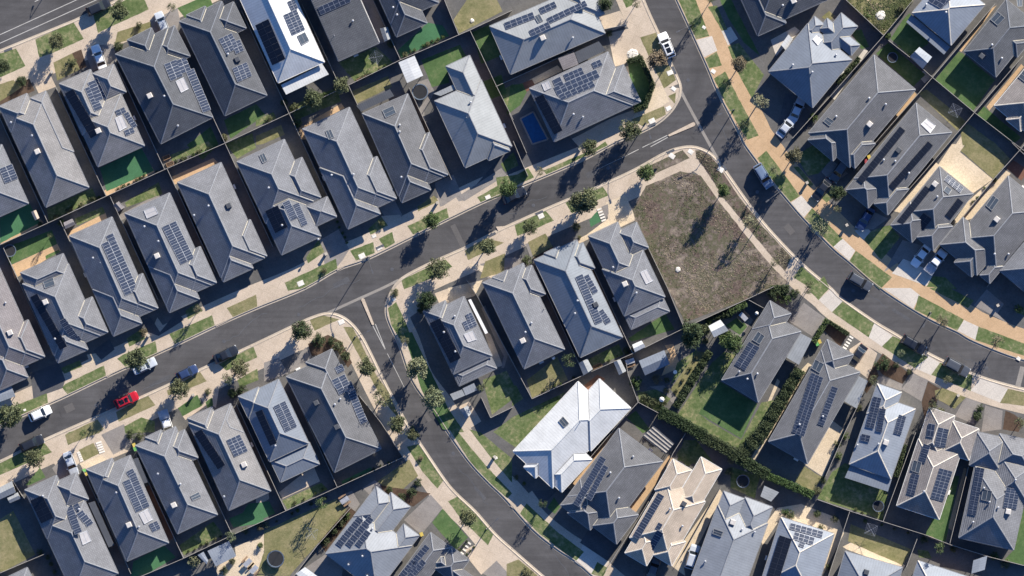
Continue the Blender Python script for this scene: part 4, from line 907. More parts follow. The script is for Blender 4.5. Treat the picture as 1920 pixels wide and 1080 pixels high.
many('lawn', 'grass', 22, (1240,950,1420,680,1500,560,1590,480,1700,500,1560,700,1400,940,1480,1000,1720,1140,1870,860,1960,840,1980,900,1780,1240,1500,1130))
many('lawn', 'green_lawn', 22, (1400,940,1560,700,1840,870,1720,1130))
# painted lines, island strips
def stripe(pts, w, z=.012, mat='line_paint', name='road_marking'):
    a, b = offset(pts, w/2), offset(pts, -w/2); mb = MB()
    for i in range(len(pts)-1): mb.face([(*b[i], z), (*b[i+1], z), (*a[i+1], z), (*a[i], z)])
    tag(mb.build(name, mat), kind='structure')
stripe(FP(-60,108, 0,81, 180,0, 320,-63), .13); stripe(FP(-60,93, 0,65, 143,0, 280,-63), .13)
stripe(FP(65,3, 78,-3), .13)
stripe(smooth(PL(2, (1252,640,1290,730,1480,1080,1575,1250))), .55, .014, 'strip_concrete', 'dish_drain')
stripe(smooth(PL(21, (430,232,530,190,740,95,950,0,1070,-60))), .5, .014, 'strip_concrete', 'dish_drain')
stripe(PL(23, (1872,745,1912,590)), 1.0, .014, 'strip_concrete', 'dish_drain')
stripe(PL(2, (1165,1015,1030,1082)), .14); stripe(PL(2, (1168,1030,1040,1100)), .14)
stripe(PL(12, (1060,-15,978,26)), .13); stripe(PL(12, (950,40,870,80)), .13)
stripe(PL(21, (875,280,968,460)), .13); stripe(PL(21, (895,270,970,458)), .13); stripe(PL(21, (985,492,1112,745)), .1)
stripe(PL(12, (870,82,640,190)), .05)
def island(t, a, b, w0, w1):
    a, b = P(t, *a), P(t, *b); L = math.hypot(b[0]-a[0], b[1]-a[1]); d = ((b[0]-a[0])/L, (b[1]-a[1])/L); n = (-d[1], d[0])
    q = [(a[0]+n[0]*w0*math.cos(k)-d[0]*w0*math.sin(k), a[1]+n[1]*w0*math.cos(k)-d[1]*w0*math.sin(k)) for k in [math.pi*i/6 for i in range(7)]]
    q += [(b[0]+n[0]*w1*math.cos(k)-d[0]*w1*math.sin(k), b[1]+n[1]*w1*math.cos(k)-d[1]*w1*math.sin(k)) for k in [math.pi+math.pi*i/6 for i in range(7)]]
    q = ccw(q); mb = MB(); mb.quadbox(q, 0, .11); ins = [(x+(sum(p[0] for p in q)/14-x)*.03, y+(sum(p[1] for p in q)/14-y)*.03) for x, y in q]
    tag(mb.build('traffic_island', 'concrete'), kind='structure')
island(2, (1360,932), (1180,1015), .38, .2); island(21, (802,90), (876,270), .32, .22)
# square pit lids in the verges
for i, (t, x, y, s) in enumerate([(2,1185,545,22),(2,1212,665,18),(2,1175,812,20),(2,1050,908,24),(2,1440,205,14),(2,1510,535,18),(12,1200,90,22),(12,1340,58,20),(12,1565,190,24),(12,218,540,22),(11,885,690,16),(11,925,778,20),(11,795,840,24),(11,335,1045,24),(11,1740,400,20),(21,640,255,22),(21,1035,85,14),(31,1800,195,12),(23,1880,530,16),(20,185,915,10)]):
    cx, cy = P(t, x, y); r = s*.025; a = math.radians(24 if cx < 30 else -35); q = [(cx+r*(sx*math.cos(a)-sy*math.sin(a)), cy+r*(sx*math.sin(a)+sy*math.cos(a))) for sx, sy in ((-1, -.8), (1, -.8), (1, .8), (-1, .8))]
    mb = MB(); mb.quadbox(q, GZ-.05, GZ+.05); qi = [(cx+(x-cx)*.84, cy+(y-cy)*.84) for x, y in q]; mb.quadbox(qi, GZ+.05, GZ+.06)
    o = mb.build('pit_lid', 'white_stone'); o['category'] = 'pit lid'; o['group'] = 'pale pit lids in the verges'
    late(o, 'pale square pit lid set in the verge '+near(cx, cy), cx)

def disc(name, x, y, r, mat, z, text, cat, grp):
    cx, cy = F(x, y); m = MB(); m.lathe([(r, z-.02), (r, z+.006), (0, z+.008)], 16); m.v = [(a, b, c) for a, b, c in m.v]; o = m.build(name, mat); o.location = (cx, cy, 0); o['category'] = cat; o['group'] = grp; late(o, text+' '+near(cx, cy), cx)
for x, y in ((735,505),(420,640),(180,760),(1000,385),(1290,150),(1420,360),(1600,545),(1850,690),(740,640),(850,850),(980,1010),(560,590),(1140,315)): disc('manhole_cover', x, y, .33, 'pole_steel', .012, 'round metal manhole cover in the road', 'manhole', 'manhole covers in the roads')
for t, x, y, a in ((2,1215,525,-65),(2,1050,935,22),(11,930,440+330,25),(11,1770,680,26),(11,825,862,24),(12,205,515,24),(12,1190,55,25),(12,1590,170,-55),(0,62,372,22),(20,1905,1060,28)):
    cx, cy = P(t, x, y); c, s_ = math.cos(math.radians(a)), math.sin(math.radians(a)); m = MB(); m.quadbox(ccw([(cx+u*.75*c-v*.22*s_, cy+u*.75*s_+v*.22*c) for u, v in ((-1, -1), (1, -1), (1, 1), (-1, 1))]), 0, .185); o = m.build('drain_inlet', 'gutter_dark'); o['category'] = 'drain'; o['group'] = 'kerb drain inlets'; late(o, 'dark kerb drain inlet '+near(cx, cy), cx)

# trench repairs and sealed cracks in the asphalt
def road_patch(x, y, l, w, a, mat):
    c, s_ = math.cos(math.radians(a)), math.sin(math.radians(a)); cx, cy = F(x, y)
    sheet('road_patch', [(cx+u*l*c-v*w*s_, cy+u*l*s_+v*w*c) for u, v in ((-1, -1), (1, -1), (1, 1), (-1, 1))], mat, .008)
for k in ((640,530,1.6,.5,26,'dark_paving'),(860,445,.5,2.6,26,'old_asphalt'),(300,715,2.2,.35,26,'dark_paving'),(130,765,.9,.7,26,'old_asphalt'),(1230,120,1.4,.4,-60,'dark_paving'),(1480,430,1.0,.6,-50,'old_asphalt'),(1690,590,2.0,.3,-32,'dark_paving'),(800,780,1.2,.4,-55,'old_asphalt'),(900,925,1.5,.3,-48,'dark_paving'),(1110,325,1.1,.5,25,'dark_paving')): road_patch(*k)
rnd = random.Random(21)
for x, y, a, L in ((560,575,26,14),(930,410,24,12),(220,755,24,13),(420,640,27,11),(1330,210,-63,9),(1580,510,-38,12),(1780,650,-28,11),(760,705,-62,9),(860,880,-50,10),(1020,1020,-42,9)):
    p = Vector((*F(x, y), 0)); pts = []; h = math.radians(a)
    for k in range(int(L)): pts.append((p.x, p.y)); h2 = h+rnd.uniform(-.5, .5); p += Vector((math.cos(h2), math.sin(h2), 0))
    o1, o2 = offset(pts, .035), offset(pts, -.035); mb = MB()
    for i in range(len(pts)-1): mb.face([(*o2[i], .0105), (*o2[i+1], .0105), (*o1[i+1], .0105), (*o1[i], .0105)])
    tag(mb.build('sealed_crack', 'gutter_dark'), kind='structure')
# ------------------------------------------------------------------ boundary fences, each run between two corners is one fence
def fence(t, c, h=1.8, cap_=True):
    pts = PL(t, c); mb = MB(); O = pts[0]; z0, z1 = GZ, GZ+h
    for i in range(len(pts)-1):
        a, b = pts[i], pts[i+1]; L = math.hypot(b[0]-a[0], b[1]-a[1]); d = ((b[0]-a[0])/L, (b[1]-a[1])/L); n = (-d[1], d[0])
        N = max(2, int(L/.4)); pr = []
        for k in range(N+1):
            s_ = L*k/N; w = .02 if k % 2 else -.02; pr.append((a[0]-O[0]+d[0]*s_+n[0]*w, a[1]-O[1]+d[1]*s_+n[1]*w))
        for k in range(N): mb.face([(*pr[k], z0), (*pr[k+1], z0), (*pr[k+1], z1-.03), (*pr[k], z1-.03)])
        A = (a[0]-O[0], a[1]-O[1]); B = (b[0]-O[0], b[1]-O[1])
        mb.bar((*A, z1), (*B, z1), .08, .07, 1); mb.bar((*A, z0+.05), (*B, z0+.05), .05, .06)
        for k in range(int(L/2.4)+1):
            s_ = min(L, 2.4*k); x, y = A[0]+d[0]*s_, A[1]+d[1]*s_; mb.box(x-.035, y-.035, z0, x+.035, y+.035, z1-.04)
    o = mb.build('boundary_fence', ['fence_steel', 'fence_cap']); o.location = (O[0], O[1], 0)
    o['category'] = 'fence'; o['group'] = 'steel fences between the lots'
    m = pts[len(pts)//2] if len(pts) > 2 else ((pts[0][0]+pts[1][0])/2, (pts[0][1]+pts[1][1])/2)
    e = (pts[-1][0]-pts[0][0], pts[-1][1]-pts[0][1]); l = math.hypot(*e); n = (-e[1]/l*5, e[0]/l*5)
    A = nearest(m[0]+n[0], m[1]+n[1])[0][0]; B = nearest(m[0]-n[0], m[1]-n[1])[0][0]
    late(o, ('fence between the %s and the %s' % (A, B)) if A != B else 'fence run beside the '+A, m[0])
def up(t, x, y, l): fence(t, (x, y, x-.42*l, y-.908*l))
def down(t, x, y, l): fence(t, (x, y, x+.42*l, y+.908*l))
for f in ((10,0,758,365,592),(10,365,592,800,392),(10,800,392,1238,192),(10,1238,192,1690,-5),(1,-230,1075,250,852),(1,250,852,695,640),(1,695,640,1085,450),(1,1085,450,1605,228),(1,1605,228,1920,80),
          (1,1605,228,1800,640,1930,900),(2,-120,650,-20,605,360,430,470,382),(1,1405,-20,1520,262),(30,-30,1070,340,912),(30,1050,1085,1380,945),(30,1380,945,1745,770),(31,-175,770,225,590),(31,225,590,612,413),(31,612,413,1100,190),
          (21,770,800,940,1010,1105,1272),(30,105,370,185,500),(31,710,570,460,850,290,1075),(21,1690,820,1760,972,1930,890),(22,-340,-60,-260,60,150,830),(22,150,830,540,650),(22,540,650,905,490),(22,905,490,1290,300),
          (22,1290,300,1165,0,925,-500),(22,1290,300,1780,75,1960,-10),(22,1775,90,1885,150),(22,855,560,870,650,945,855),(22,945,855,890,915,410,1475),(22,945,855,1095,935),(32,1300,10,1205,160,1130,330),(32,1130,330,1000,560,700,1040),(32,1560,420,1290,900),
          (3,560,-20,865,268),(3,865,268,445,745,180,1040),(3,865,268,1095,-10),(3,900,305,1060,430,1230,582),(3,1230,582,1700,30),(3,1230,582,800,1075,640,1280),(3,1230,582,1545,845),(3,1545,845,1910,420),(3,1545,845,1940,1150),(3,1545,845,1160,1300,1000,1480),
          (13,1290,765,1460,545,1690,262),(13,1690,262,1890,40,2000,-90),(13,1825,-10,1960,120),(13,1640,1070,1880,760),(33,370,505,610,590,860,670),(33,860,670,1180,770),(33,1180,770,1370,845),(33,1370,845,1660,935,1960,1010),(33,860,670,1105,0),(33,430,330,575,0,700,-260),(33,610,595,450,1080),(33,1115,800,1035,1010),(33,1360,835,1500,260),
          (2,650,230,860,185),(11,1930,-20,2000,150,2040,240),(2,-20,850,60,1035,110,1150)):
    fence(f[0], f[1:])
for f in ((10,365,592,900),(10,800,392,900),(10,1238,192,900),(1,-230,1075,900),(1,250,852,850),(1,640,668,700),(1,1085,450,500),(30,985,1060,850),(30,1380,945,850),(30,1745,770,850),(31,225,590,880),(31,612,413,860),(22,540,650,850),(22,905,490,880)): up(*f)
for f in ((10,30,780,800),(10,455,575,800),(10,830,395,850),(10,1258,190,850),(10,1692,0,850),(1,252,855,820),(1,697,645,820),(1,1150,660,760)): down(*f)
# ------------------------------------------------------------------ trees
def quad_leaf(mb, c, s, rnd, flat=0):
    n = Vector((rnd.gauss(0, 1), rnd.gauss(0, 1), abs(rnd.gauss(.5, .9))+flat)).normalized(); a = n.orthogonal().normalized(); a.rotate(Matrix.Rotation(rnd.uniform(0, 6.28), 3, n)); b = n.cross(a)
    mb.face([c-a*s-b*s*.15, c-b*s*.55, c+a*s+b*s*.1, c+b*s*.6])
def crown_mesh(seed, R_=1.5, h0=1.5, h1=5.2, ncl=48, per=72, leaf=.125, sparse=0):
    rnd = random.Random(seed); mb = MB(); tips = []
    hz = (h1-h0)/2
    for k in range(ncl):
        while True:
            p = Vector((rnd.uniform(-1, 1), rnd.uniform(-1, 1), rnd.uniform(-1, 1)))
            if .25+sparse*.2 < p.length < 1: break
        w = 1-.22*max(0, p.z)
        c = Vector((p.x*R_*w*rnd.uniform(.75, 1.08), p.y*R_*w*rnd.uniform(.75, 1.08), h0+hz+p.z*hz)); tips.append(c); cr = rnd.uniform(.26, .46)*R_*.9
        for _ in range(int(per*rnd.uniform(.5, 1.3))):
            d = Vector((rnd.gauss(0, 1), rnd.gauss(0, 1), rnd.gauss(0, .8))).normalized()*cr*rnd.random()**.45
            quad_leaf(mb, c+d, leaf*rnd.uniform(.6, 1.35), rnd)
    tb = MB(); tb.tube([(0, 0, 0), (.03, .02, h0*.6), (-.02, .03, h0+hz*.7), (.02, -.02, h0+hz*1.5)], [.11, .085, .06, .02], 7)
    for c in tips[::3]:
        z = max(.35*c.z, h0*.7); tb.tube([(0, 0, z), (c.x*.5, c.y*.5, (z+c.z)/2-.05), tuple(c)], [.045, .03, .012], 5, cap=False)
    return mb.mesh('crown', ['leaf_olive']), tb.mesh('trunk', ['bark'])
TREES = {'street': [crown_mesh(10+i) for i in range(5)], 'big': [crown_mesh(30+i, 1.6, 1.1, 5.0, 64, 80, .12) for i in range(3)],
         'thin': [crown_mesh(50+i, 1.4, 1.6, 4.8, 22, 36, .11, 1) for i in range(3)], 'round': [crown_mesh(70+i, 1.5, 1.0, 3.6, 50, 80, .105) for i in range(3)],
         'shrub': [crown_mesh(90+i, 1.3, .12, 1.9, 28, 64, .10) for i in range(4)]}
NT = [0]
def tree(t, x, y, r, kind='street', leaf='leaf_olive', desc=None, hs=1.0):
    """r: crown radius in photograph pixels"""
    cx, cy = P(t, x, y); V = TREES[kind]; NT[0] += 1; cr, tr = V[NT[0] % len(V)]
    s = r*1.03*S/{'street': 1.45, 'big': 1.6, 'thin': 1.4, 'round': 1.5, 'shrub': 1.3}[kind]
    o = empty('garden_shrub' if kind == 'shrub' else 'street_tree', cx, cy, GZ, NT[0]*2.399); sz = ((.55+.45*s)*1.2 if kind != 'shrub' else s)*hs
    o.scale = (s, s, sz)
    for nm, me in (('trunk', tr), ('crown', cr)):
        c = bpy.data.objects.new(nm, me); link(c, o)
        if nm == 'crown': c.material_slots[0].link = 'OBJECT'; c.material_slots[0].material = MATS[leaf]
    shade = {'leaf_olive': 'olive green', 'leaf_dark': 'dark green', 'leaf_green': 'green', 'leaf_dusty': 'dusty brownish', 'leaf_pale': 'pale green'}[leaf]
    size = 'small ' if r < 10 else 'large ' if r > 18 else ''
    form = {'street': 'tree', 'big': 'bushy tree', 'thin': 'sparse thin tree', 'round': 'rounded tree', 'shrub': 'garden shrub'}[kind]
    o['category'] = 'shrub' if kind == 'shrub' else 'tree'; o['group'] = 'garden shrubs' if kind == 'shrub' else 'street and garden trees'
    late(o, (desc or size+shade+' '+form)+' '+near(cx, cy), cx)
for a in ((0,430,315,15,'round'),(0,25,500,14,'round'),(0,160,610,11,'shrub','leaf_dark'),(0,900,85,17,'street'),(0,1045,190,7,'shrub'),(0,540,470,9,'shrub'),(0,890,345,10,'shrub','leaf_dark'),(0,1290,60,9,'thin'),
    (1,645,640,15,'street'),(1,430,745,18,'round'),(1,210,770,8,'shrub'),(1,1010,335,7,'shrub'),(1,1120,410,6,'shrub'),(1,310,920,9,'shrub','leaf_green'),(1,290,800,9,'shrub'),
    (2,1085,450,17,'street','leaf_dusty'),(2,700,30,14,'round','leaf_dark'),(2,930,30,9,'thin'),(2,1340,195,8,'thin','leaf_dark'),(2,1705,490,14,'street','leaf_dusty'),(2,1610,620,8,'thin'),(2,1850,770,16,'thin','leaf_pale'),(2,885,980,19,'round','leaf_olive'),(2,1740,930,10,'thin'),(2,1490,5,9,'thin'),
    (12,580,25,15,'round'),(12,210,205,8,'thin'),(12,1005,215,16,'round','leaf_green'),(12,540,430,26,'big','leaf_olive'),(12,130,620,14,'round'),(12,1580,350,12,'street','leaf_green'),(12,1775,590,13,'thin','leaf_pale'),(12,110,870,10,'shrub'),
    (11,1315,575,15,'round','leaf_green'),(11,1730,775,15,'street'),(11,1360,945,20,'round'),(11,1885,335,15,'street','leaf_green'),(11,510,950,6,'shrub'),(11,945,595,6,'shrub'),
    (13,30,190,9,'thin','leaf_pale'),(13,190,90,14,'street','leaf_dusty'),(13,385,625,16,'thin','leaf_pale'),(13,510,490,8,'thin'),(13,520,370,14,'round','leaf_dark'),(13,50,885,9,'thin'),(13,305,1055,8,'thin'),(13,1700,270,5,'shrub'),
    (20,1030,530,20,'street'),(20,85,950,22,'big'),(20,1345,755,18,'round'),(20,1795,600,17,'round'),(20,1720,680,12,'thin'),(20,1490,165,9,'thin','leaf_dusty'),(20,1075,330,8,'shrub','leaf_dusty'),(20,1740,790,10,'shrub','leaf_dark'),(20,1815,765,10,'shrub','leaf_dark'),(20,1560,780,7,'shrub'),
    (21,340,320,19,'round','leaf_dark'),(21,830,590,16,'street'),(21,945,825,17,'thin'),(21,1060,1020,15,'street'),(21,1215,600,19,'street','leaf_pale'),(21,1335,825,21,'street','leaf_pale'),(21,1110,395,9,'thin'),(21,1280,90,17,'round','leaf_dark'),(21,1240,150,10,'shrub','leaf_dark'),(21,1695,750,9,'thin'),(21,1040,35,8,'shrub'),(21,470,390,14,'shrub','leaf_dark'),(21,620,440,11,'shrub','leaf_olive'),(21,670,510,10,'shrub'),(21,570,400,8,'shrub','leaf_dark'),
    (22,930,710,13,'shrub','leaf_green'),(22,1345,345,24,'big','leaf_dark'),(22,1440,310,14,'shrub','leaf_olive'),(22,1650,415,19,'round','leaf_green'),(22,430,540,14,'thin','leaf_dark'),(22,1000,820,9,'shrub'),(22,1060,850,8,'shrub'),(22,1085,685,9,'shrub','leaf_dusty'),(22,1380,520,4,'shrub'),(22,1335,605,4,'shrub'),(22,1280,690,4,'shrub'),(22,1230,770,4,'shrub'),(22,1160,690,6,'shrub'),(22,1155,770,6,'shrub'),(22,1450,400,7,'shrub'),(22,860,470,7,'shrub'),(22,1610,195,11,'shrub','leaf_dark'),(22,1540,220,9,'shrub','leaf_dark'),(22,1480,245,7,'shrub','leaf_green'),(22,1130,850,9,'shrub'),(22,1020,870,8,'shrub'),
    (23,1310,245,13,'thin','leaf_dusty'),(23,1715,405,13,'thin','leaf_dusty'),(23,990,490,8,'thin','leaf_pale'),(23,1345,680,9,'thin'),(23,860,570,14,'shrub','leaf_dark'),(23,785,690,9,'thin'),(23,130,80,10,'shrub','leaf_green'),(23,50,50,14,'shrub','leaf_dark'),(23,200,40,9,'shrub','leaf_dark'),(23,1060,630,6,'shrub'),(23,960,580,6,'shrub','leaf_dark'),(23,1880,155,9,'shrub','leaf_green'),(23,680,900,7,'shrub'),(23,295,15,9,'thin'),(23,1230,880,9,'thin'),(23,1290,930,9,'shrub'),(23,1880,1010,11,'thin'),(23,1570,960,10,'shrub','leaf_dark'),(23,1590,900,7,'shrub','leaf_dark'),
    (31,1590,640,16,'street'),(31,1175,10,12,'street'),(31,1000,430,7,'shrub','leaf_dark'),(31,1165,450,9,'shrub','leaf_dark'),(31,1090,490,9,'shrub','leaf_dark'),(31,1215,380,8,'shrub','leaf_dark'),(31,500,530,12,'thin','leaf_green'),(31,1235,195,5,'shrub','leaf_dusty'),(31,680,630,8,'shrub','leaf_green'),(31,640,680,8,'shrub'),(31,580,740,8,'shrub','leaf_dark'),(31,520,820,8,'shrub','leaf_dark'),(31,30,715,8,'shrub','leaf_dusty'),(31,80,700,6,'shrub','leaf_pale'),(31,35,850,6,'shrub','leaf_green'),(31,450,1050,0.1,'shrub')[:4]+('shrub',),(31,1520,880,3,'shrub'),
    (30,265,190,17,'round'),(30,630,10,7,'thin','leaf_green'),(30,1450,970,13,'shrub','leaf_pale'),(30,1735,780,10,'thin','leaf_pale'),(30,410,1050,5,'shrub'),(30,360,940,5,'shrub'),(30,385,990,5,'shrub'),(30,300,900,6,'shrub'),(30,1680,1040,9,'shrub','leaf_olive'),(30,1840,740,7,'shrub'),(30,1740,970,7,'shrub'),(30,980,20,9,'shrub','leaf_dark'),(30,1050,30,8,'shrub'),(30,700,200,0.1,'shrub')[:4]+('shrub',),
    (32,110,1055,11,'shrub','leaf_olive'),(32,230,530,9,'thin','leaf_dark'),(32,30,340,5,'shrub'),(32,90,385,4,'shrub','leaf_green'),(32,1630,300,8,'shrub'),(32,1640,220,7,'shrub','leaf_pale'),
    (33,580,30,7,'shrub','leaf_green'),(33,530,180,8,'shrub','leaf_green'),(33,520,90,7,'shrub'),(33,370,440,9,'shrub'),(33,410,360,7,'shrub','leaf_dark'),(33,1000,130,7,'shrub'),(33,980,230,7,'shrub'),(33,970,310,6,'shrub'),(33,400,715,6,'shrub'),(33,170,620,9,'shrub'),(33,130,600,7,'shrub','leaf_green'),(33,370,610,8,'shrub'),(33,500,650,7,'shrub'),(33,450,1010,6,'shrub'),(33,1170,810,7,'shrub'),(33,1275,860,11,'thin','leaf_green'),(33,1390,880,6,'shrub'),(33,1700,930,9,'shrub','leaf_green'),(33,1780,990,9,'shrub'),
    (3,900,270,7,'shrub','leaf_green'),(3,340,880,8,'shrub','leaf_green'),(3,680,470,4,'shrub'),(3,640,530,4,'shrub'),(3,580,590,4,'shrub'),(3,350,240,0.1,'shrub')[:4]+('shrub',),(3,820,190,10,'shrub','leaf_olive'),(3,740,120,8,'shrub','leaf_green'),(3,1000,60,7,'shrub'),
    (10,530,600,6,'shrub'),(10,710,415,6,'shrub'),(10,610,460,6,'shrub'),(10,520,505,6,'shrub'),(10,420,550,6,'shrub'),(10,1030,265,5,'shrub'),(10,920,320,5,'shrub'),(10,460,590,7,'shrub','leaf_green'),(10,300,600,5,'shrub'),(10,1490,60,5,'shrub'),(10,1370,110,5,'shrub'),(10,380,690,5,'thin'),
    (1,1290,330,5,'shrub'),(1,1350,310,4,'shrub'),(1,840,560,4,'shrub'),(1,100,890,6,'shrub'),(0,1680,1030,8,'shrub'),(11,610,585,3,'shrub','leaf_green'),(11,625,625,3,'shrub','leaf_green'),(11,650,668,3,'shrub','leaf_green'),(11,668,700,3,'shrub','leaf_green'),(11,682,738,3,'shrub','leaf_green'),(2,730,250,7,'shrub'),(12,505,700,4,'shrub'),(12,480,620,9,'shrub'),(31,1580,822,3,'shrub','leaf_dark'),(31,1558,850,3,'shrub','leaf_dark'),(31,1535,880,3,'shrub','leaf_dark'),(31,1635,865,3,'shrub','leaf_dark'),(31,1605,892,3,'shrub','leaf_dark'),(31,1582,918,3,'shrub','leaf_dark')):
    if a[3] > 1: tree(*a)
# clipped hedges
def hedge(t, c, w, h, leaf='leaf_dark', desc='tall clipped hedge'):
    pts = PL(t, c); O = pts[0]; rnd = random.Random(len(c)*7+int(c[0])); mb = MB()
    for i in range(len(pts)-1):
        a, b = Vector((*pts[i], 0)), Vector((*pts[i+1], 0)); d = (b-a); L = d.length; d.normalize(); n = Vector((-d.y, d.x, 0))
        for k in range(int(L*w*240+L*h*90)):
            s_ = rnd.uniform(-.2, L+.2); u_ = rnd.uniform(-1, 1); z = rnd.uniform(.1, 1)**.6
            if abs(u_) < .8 and z < .8: z = rnd.uniform(.8, 1.05)
            q = a+d*s_+n*(u_*w/2*(1+.25*noise.noise((a+d*s_)*1.3)))-Vector((O[0], O[1], 0)); q.z = z*h*(1+.15*noise.noise((a+d*s_)*.9))
            quad_leaf(mb, q, rnd.uniform(.07, .15), rnd)
    core = [(p[0]-O[0], p[1]-O[1]) for p in offset(pts, w*.36)]+[(p[0]-O[0], p[1]-O[1]) for p in offset(pts, -w*.36)][::-1]; mb.quadbox(ccw(core), 0, h*.82)
    o = mb.build('hedge', leaf); o.location = (O[0], O[1], GZ); o['category'] = 'hedge'; o['group'] = 'clipped hedges'
    m = pts[len(pts)//2]; late(o, desc+' '+near(*m), m[0])
hedge(22, (1480,480,1400,610,1230,890), 1.5, 2.0); hedge(22, (1110,930,1250,1000,1440,1110), 2.4, 2.4, 'leaf_dark'); hedge(32, (1440,40,1560,100,1690,175), 2.4, 2.4, 'leaf_dark'); hedge(32, (1700,180,1790,90,1890,-20), 2.8, 2.4, 'leaf_dark')
hedge(23, (-20,1050,80,880,235,615), 2.3, 2.4, 'leaf_dark'); hedge(32, (1700,190,1790,250,1910,320), 2.3, 2.2, 'leaf_dark'); hedge(33, (0,330,170,400,330,470), 1.5, 2.0, 'leaf_green'); hedge(22, (1560,380,1640,360), 2.4, 2.2, 'leaf_green')
hedge(23, (440,240,345,400), 1.0, 1.5, 'leaf_green', 'low hedge by the asphalt driveway'); hedge(22, (1640,180,1750,120), 1.2, 1.8, 'leaf_green'); hedge(2, (870,465,960,430,1055,640,1000,800,920,830), 1.0, 1.3, 'leaf_dark', 'low front garden hedge'); hedge(23, (460,255,600,345), .8, .9, 'leaf_dark', 'low hedge edging')
hedge(23, (1180,0,1180,1) if 0 else (20,10,150,10), 1.6, 1.6, 'leaf_dark', 'garden hedge'); hedge(3, (680,440,520,620), .9, 1.2, 'leaf_dark', 'narrow side hedge'); hedge(33, (1020,100,960,330), 1.0, 1.6, 'leaf_dark', 'narrow hedge row')
# weeds of the vacant lot: nobody could count them
rnd = random.Random(3); lot = FP(1190,394,1213,353,1275,324,1312,332,1342,374,1392,438,1442,498,1470,529,1436,542,1286,600,1255,540,1195,417)
def weeds(name, q, n, mats, smin, smax, seed, pick=None):
    rnd = random.Random(seed); mb = MB(); x0, x1 = min(p[0] for p in q), max(p[0] for p in q); y0, y1 = min(p[1] for p in q), max(p[1] for p in q)
    while len(mb.f) < n:
        x, y = rnd.uniform(x0, x1), rnd.uniform(y0, y1)
        if not inside((x, y), q): continue
        g = noise.noise(Vector((x*.16, y*.16, 3)))+.5*noise.noise(Vector((x*.6, y*.6, 9)))
        if g < rnd.uniform(-.35, .42): continue
        k = noise.noise(Vector((x*.13, y*.13, 40)))+rnd.gauss(0, .22)
        if pick: k += pick(x, y)
        mi = 0 if k > .28 else (1 if k < -.22 else 2)
        for _ in range(5):
            quad_leaf(mb, Vector((x+rnd.gauss(0, .13), y+rnd.gauss(0, .13), GZ+rnd.uniform(.03, .12))), rnd.uniform(smin, smax), rnd, 1.6); mb.m[-1] = mi
    o = mb.build(name, mats); o['kind'] = 'stuff'; o['label'] = 'low weeds and dry grass on the vacant lot'; return o
ledge = FP(1192,415,1284,602)
def lotpick(x, y):
    (ax, ay), (bx, by) = ledge; L = math.hypot(bx-ax, by-ay); d = abs((bx-ax)*(y-ay)-(by-ay)*(x-ax))/L
    return (.55 if d < 2.2 else 0)-max(0, (2.5-y)*.09)*(1 if d > 3 else 0)
weeds('weeds', lot, 17000, ['weed_green', 'weed_straw', 'weed_brown'], .025, .095, 5, lotpick)
weeds('weeds', PL(3, (585,-20,1080,-30,1085,10,870,255,610,30)), 7000, ['weed_green', 'weed_straw', 'weed_green'], .05, .13, 6)['label'] = 'green weeds in the backyard at the top edge'
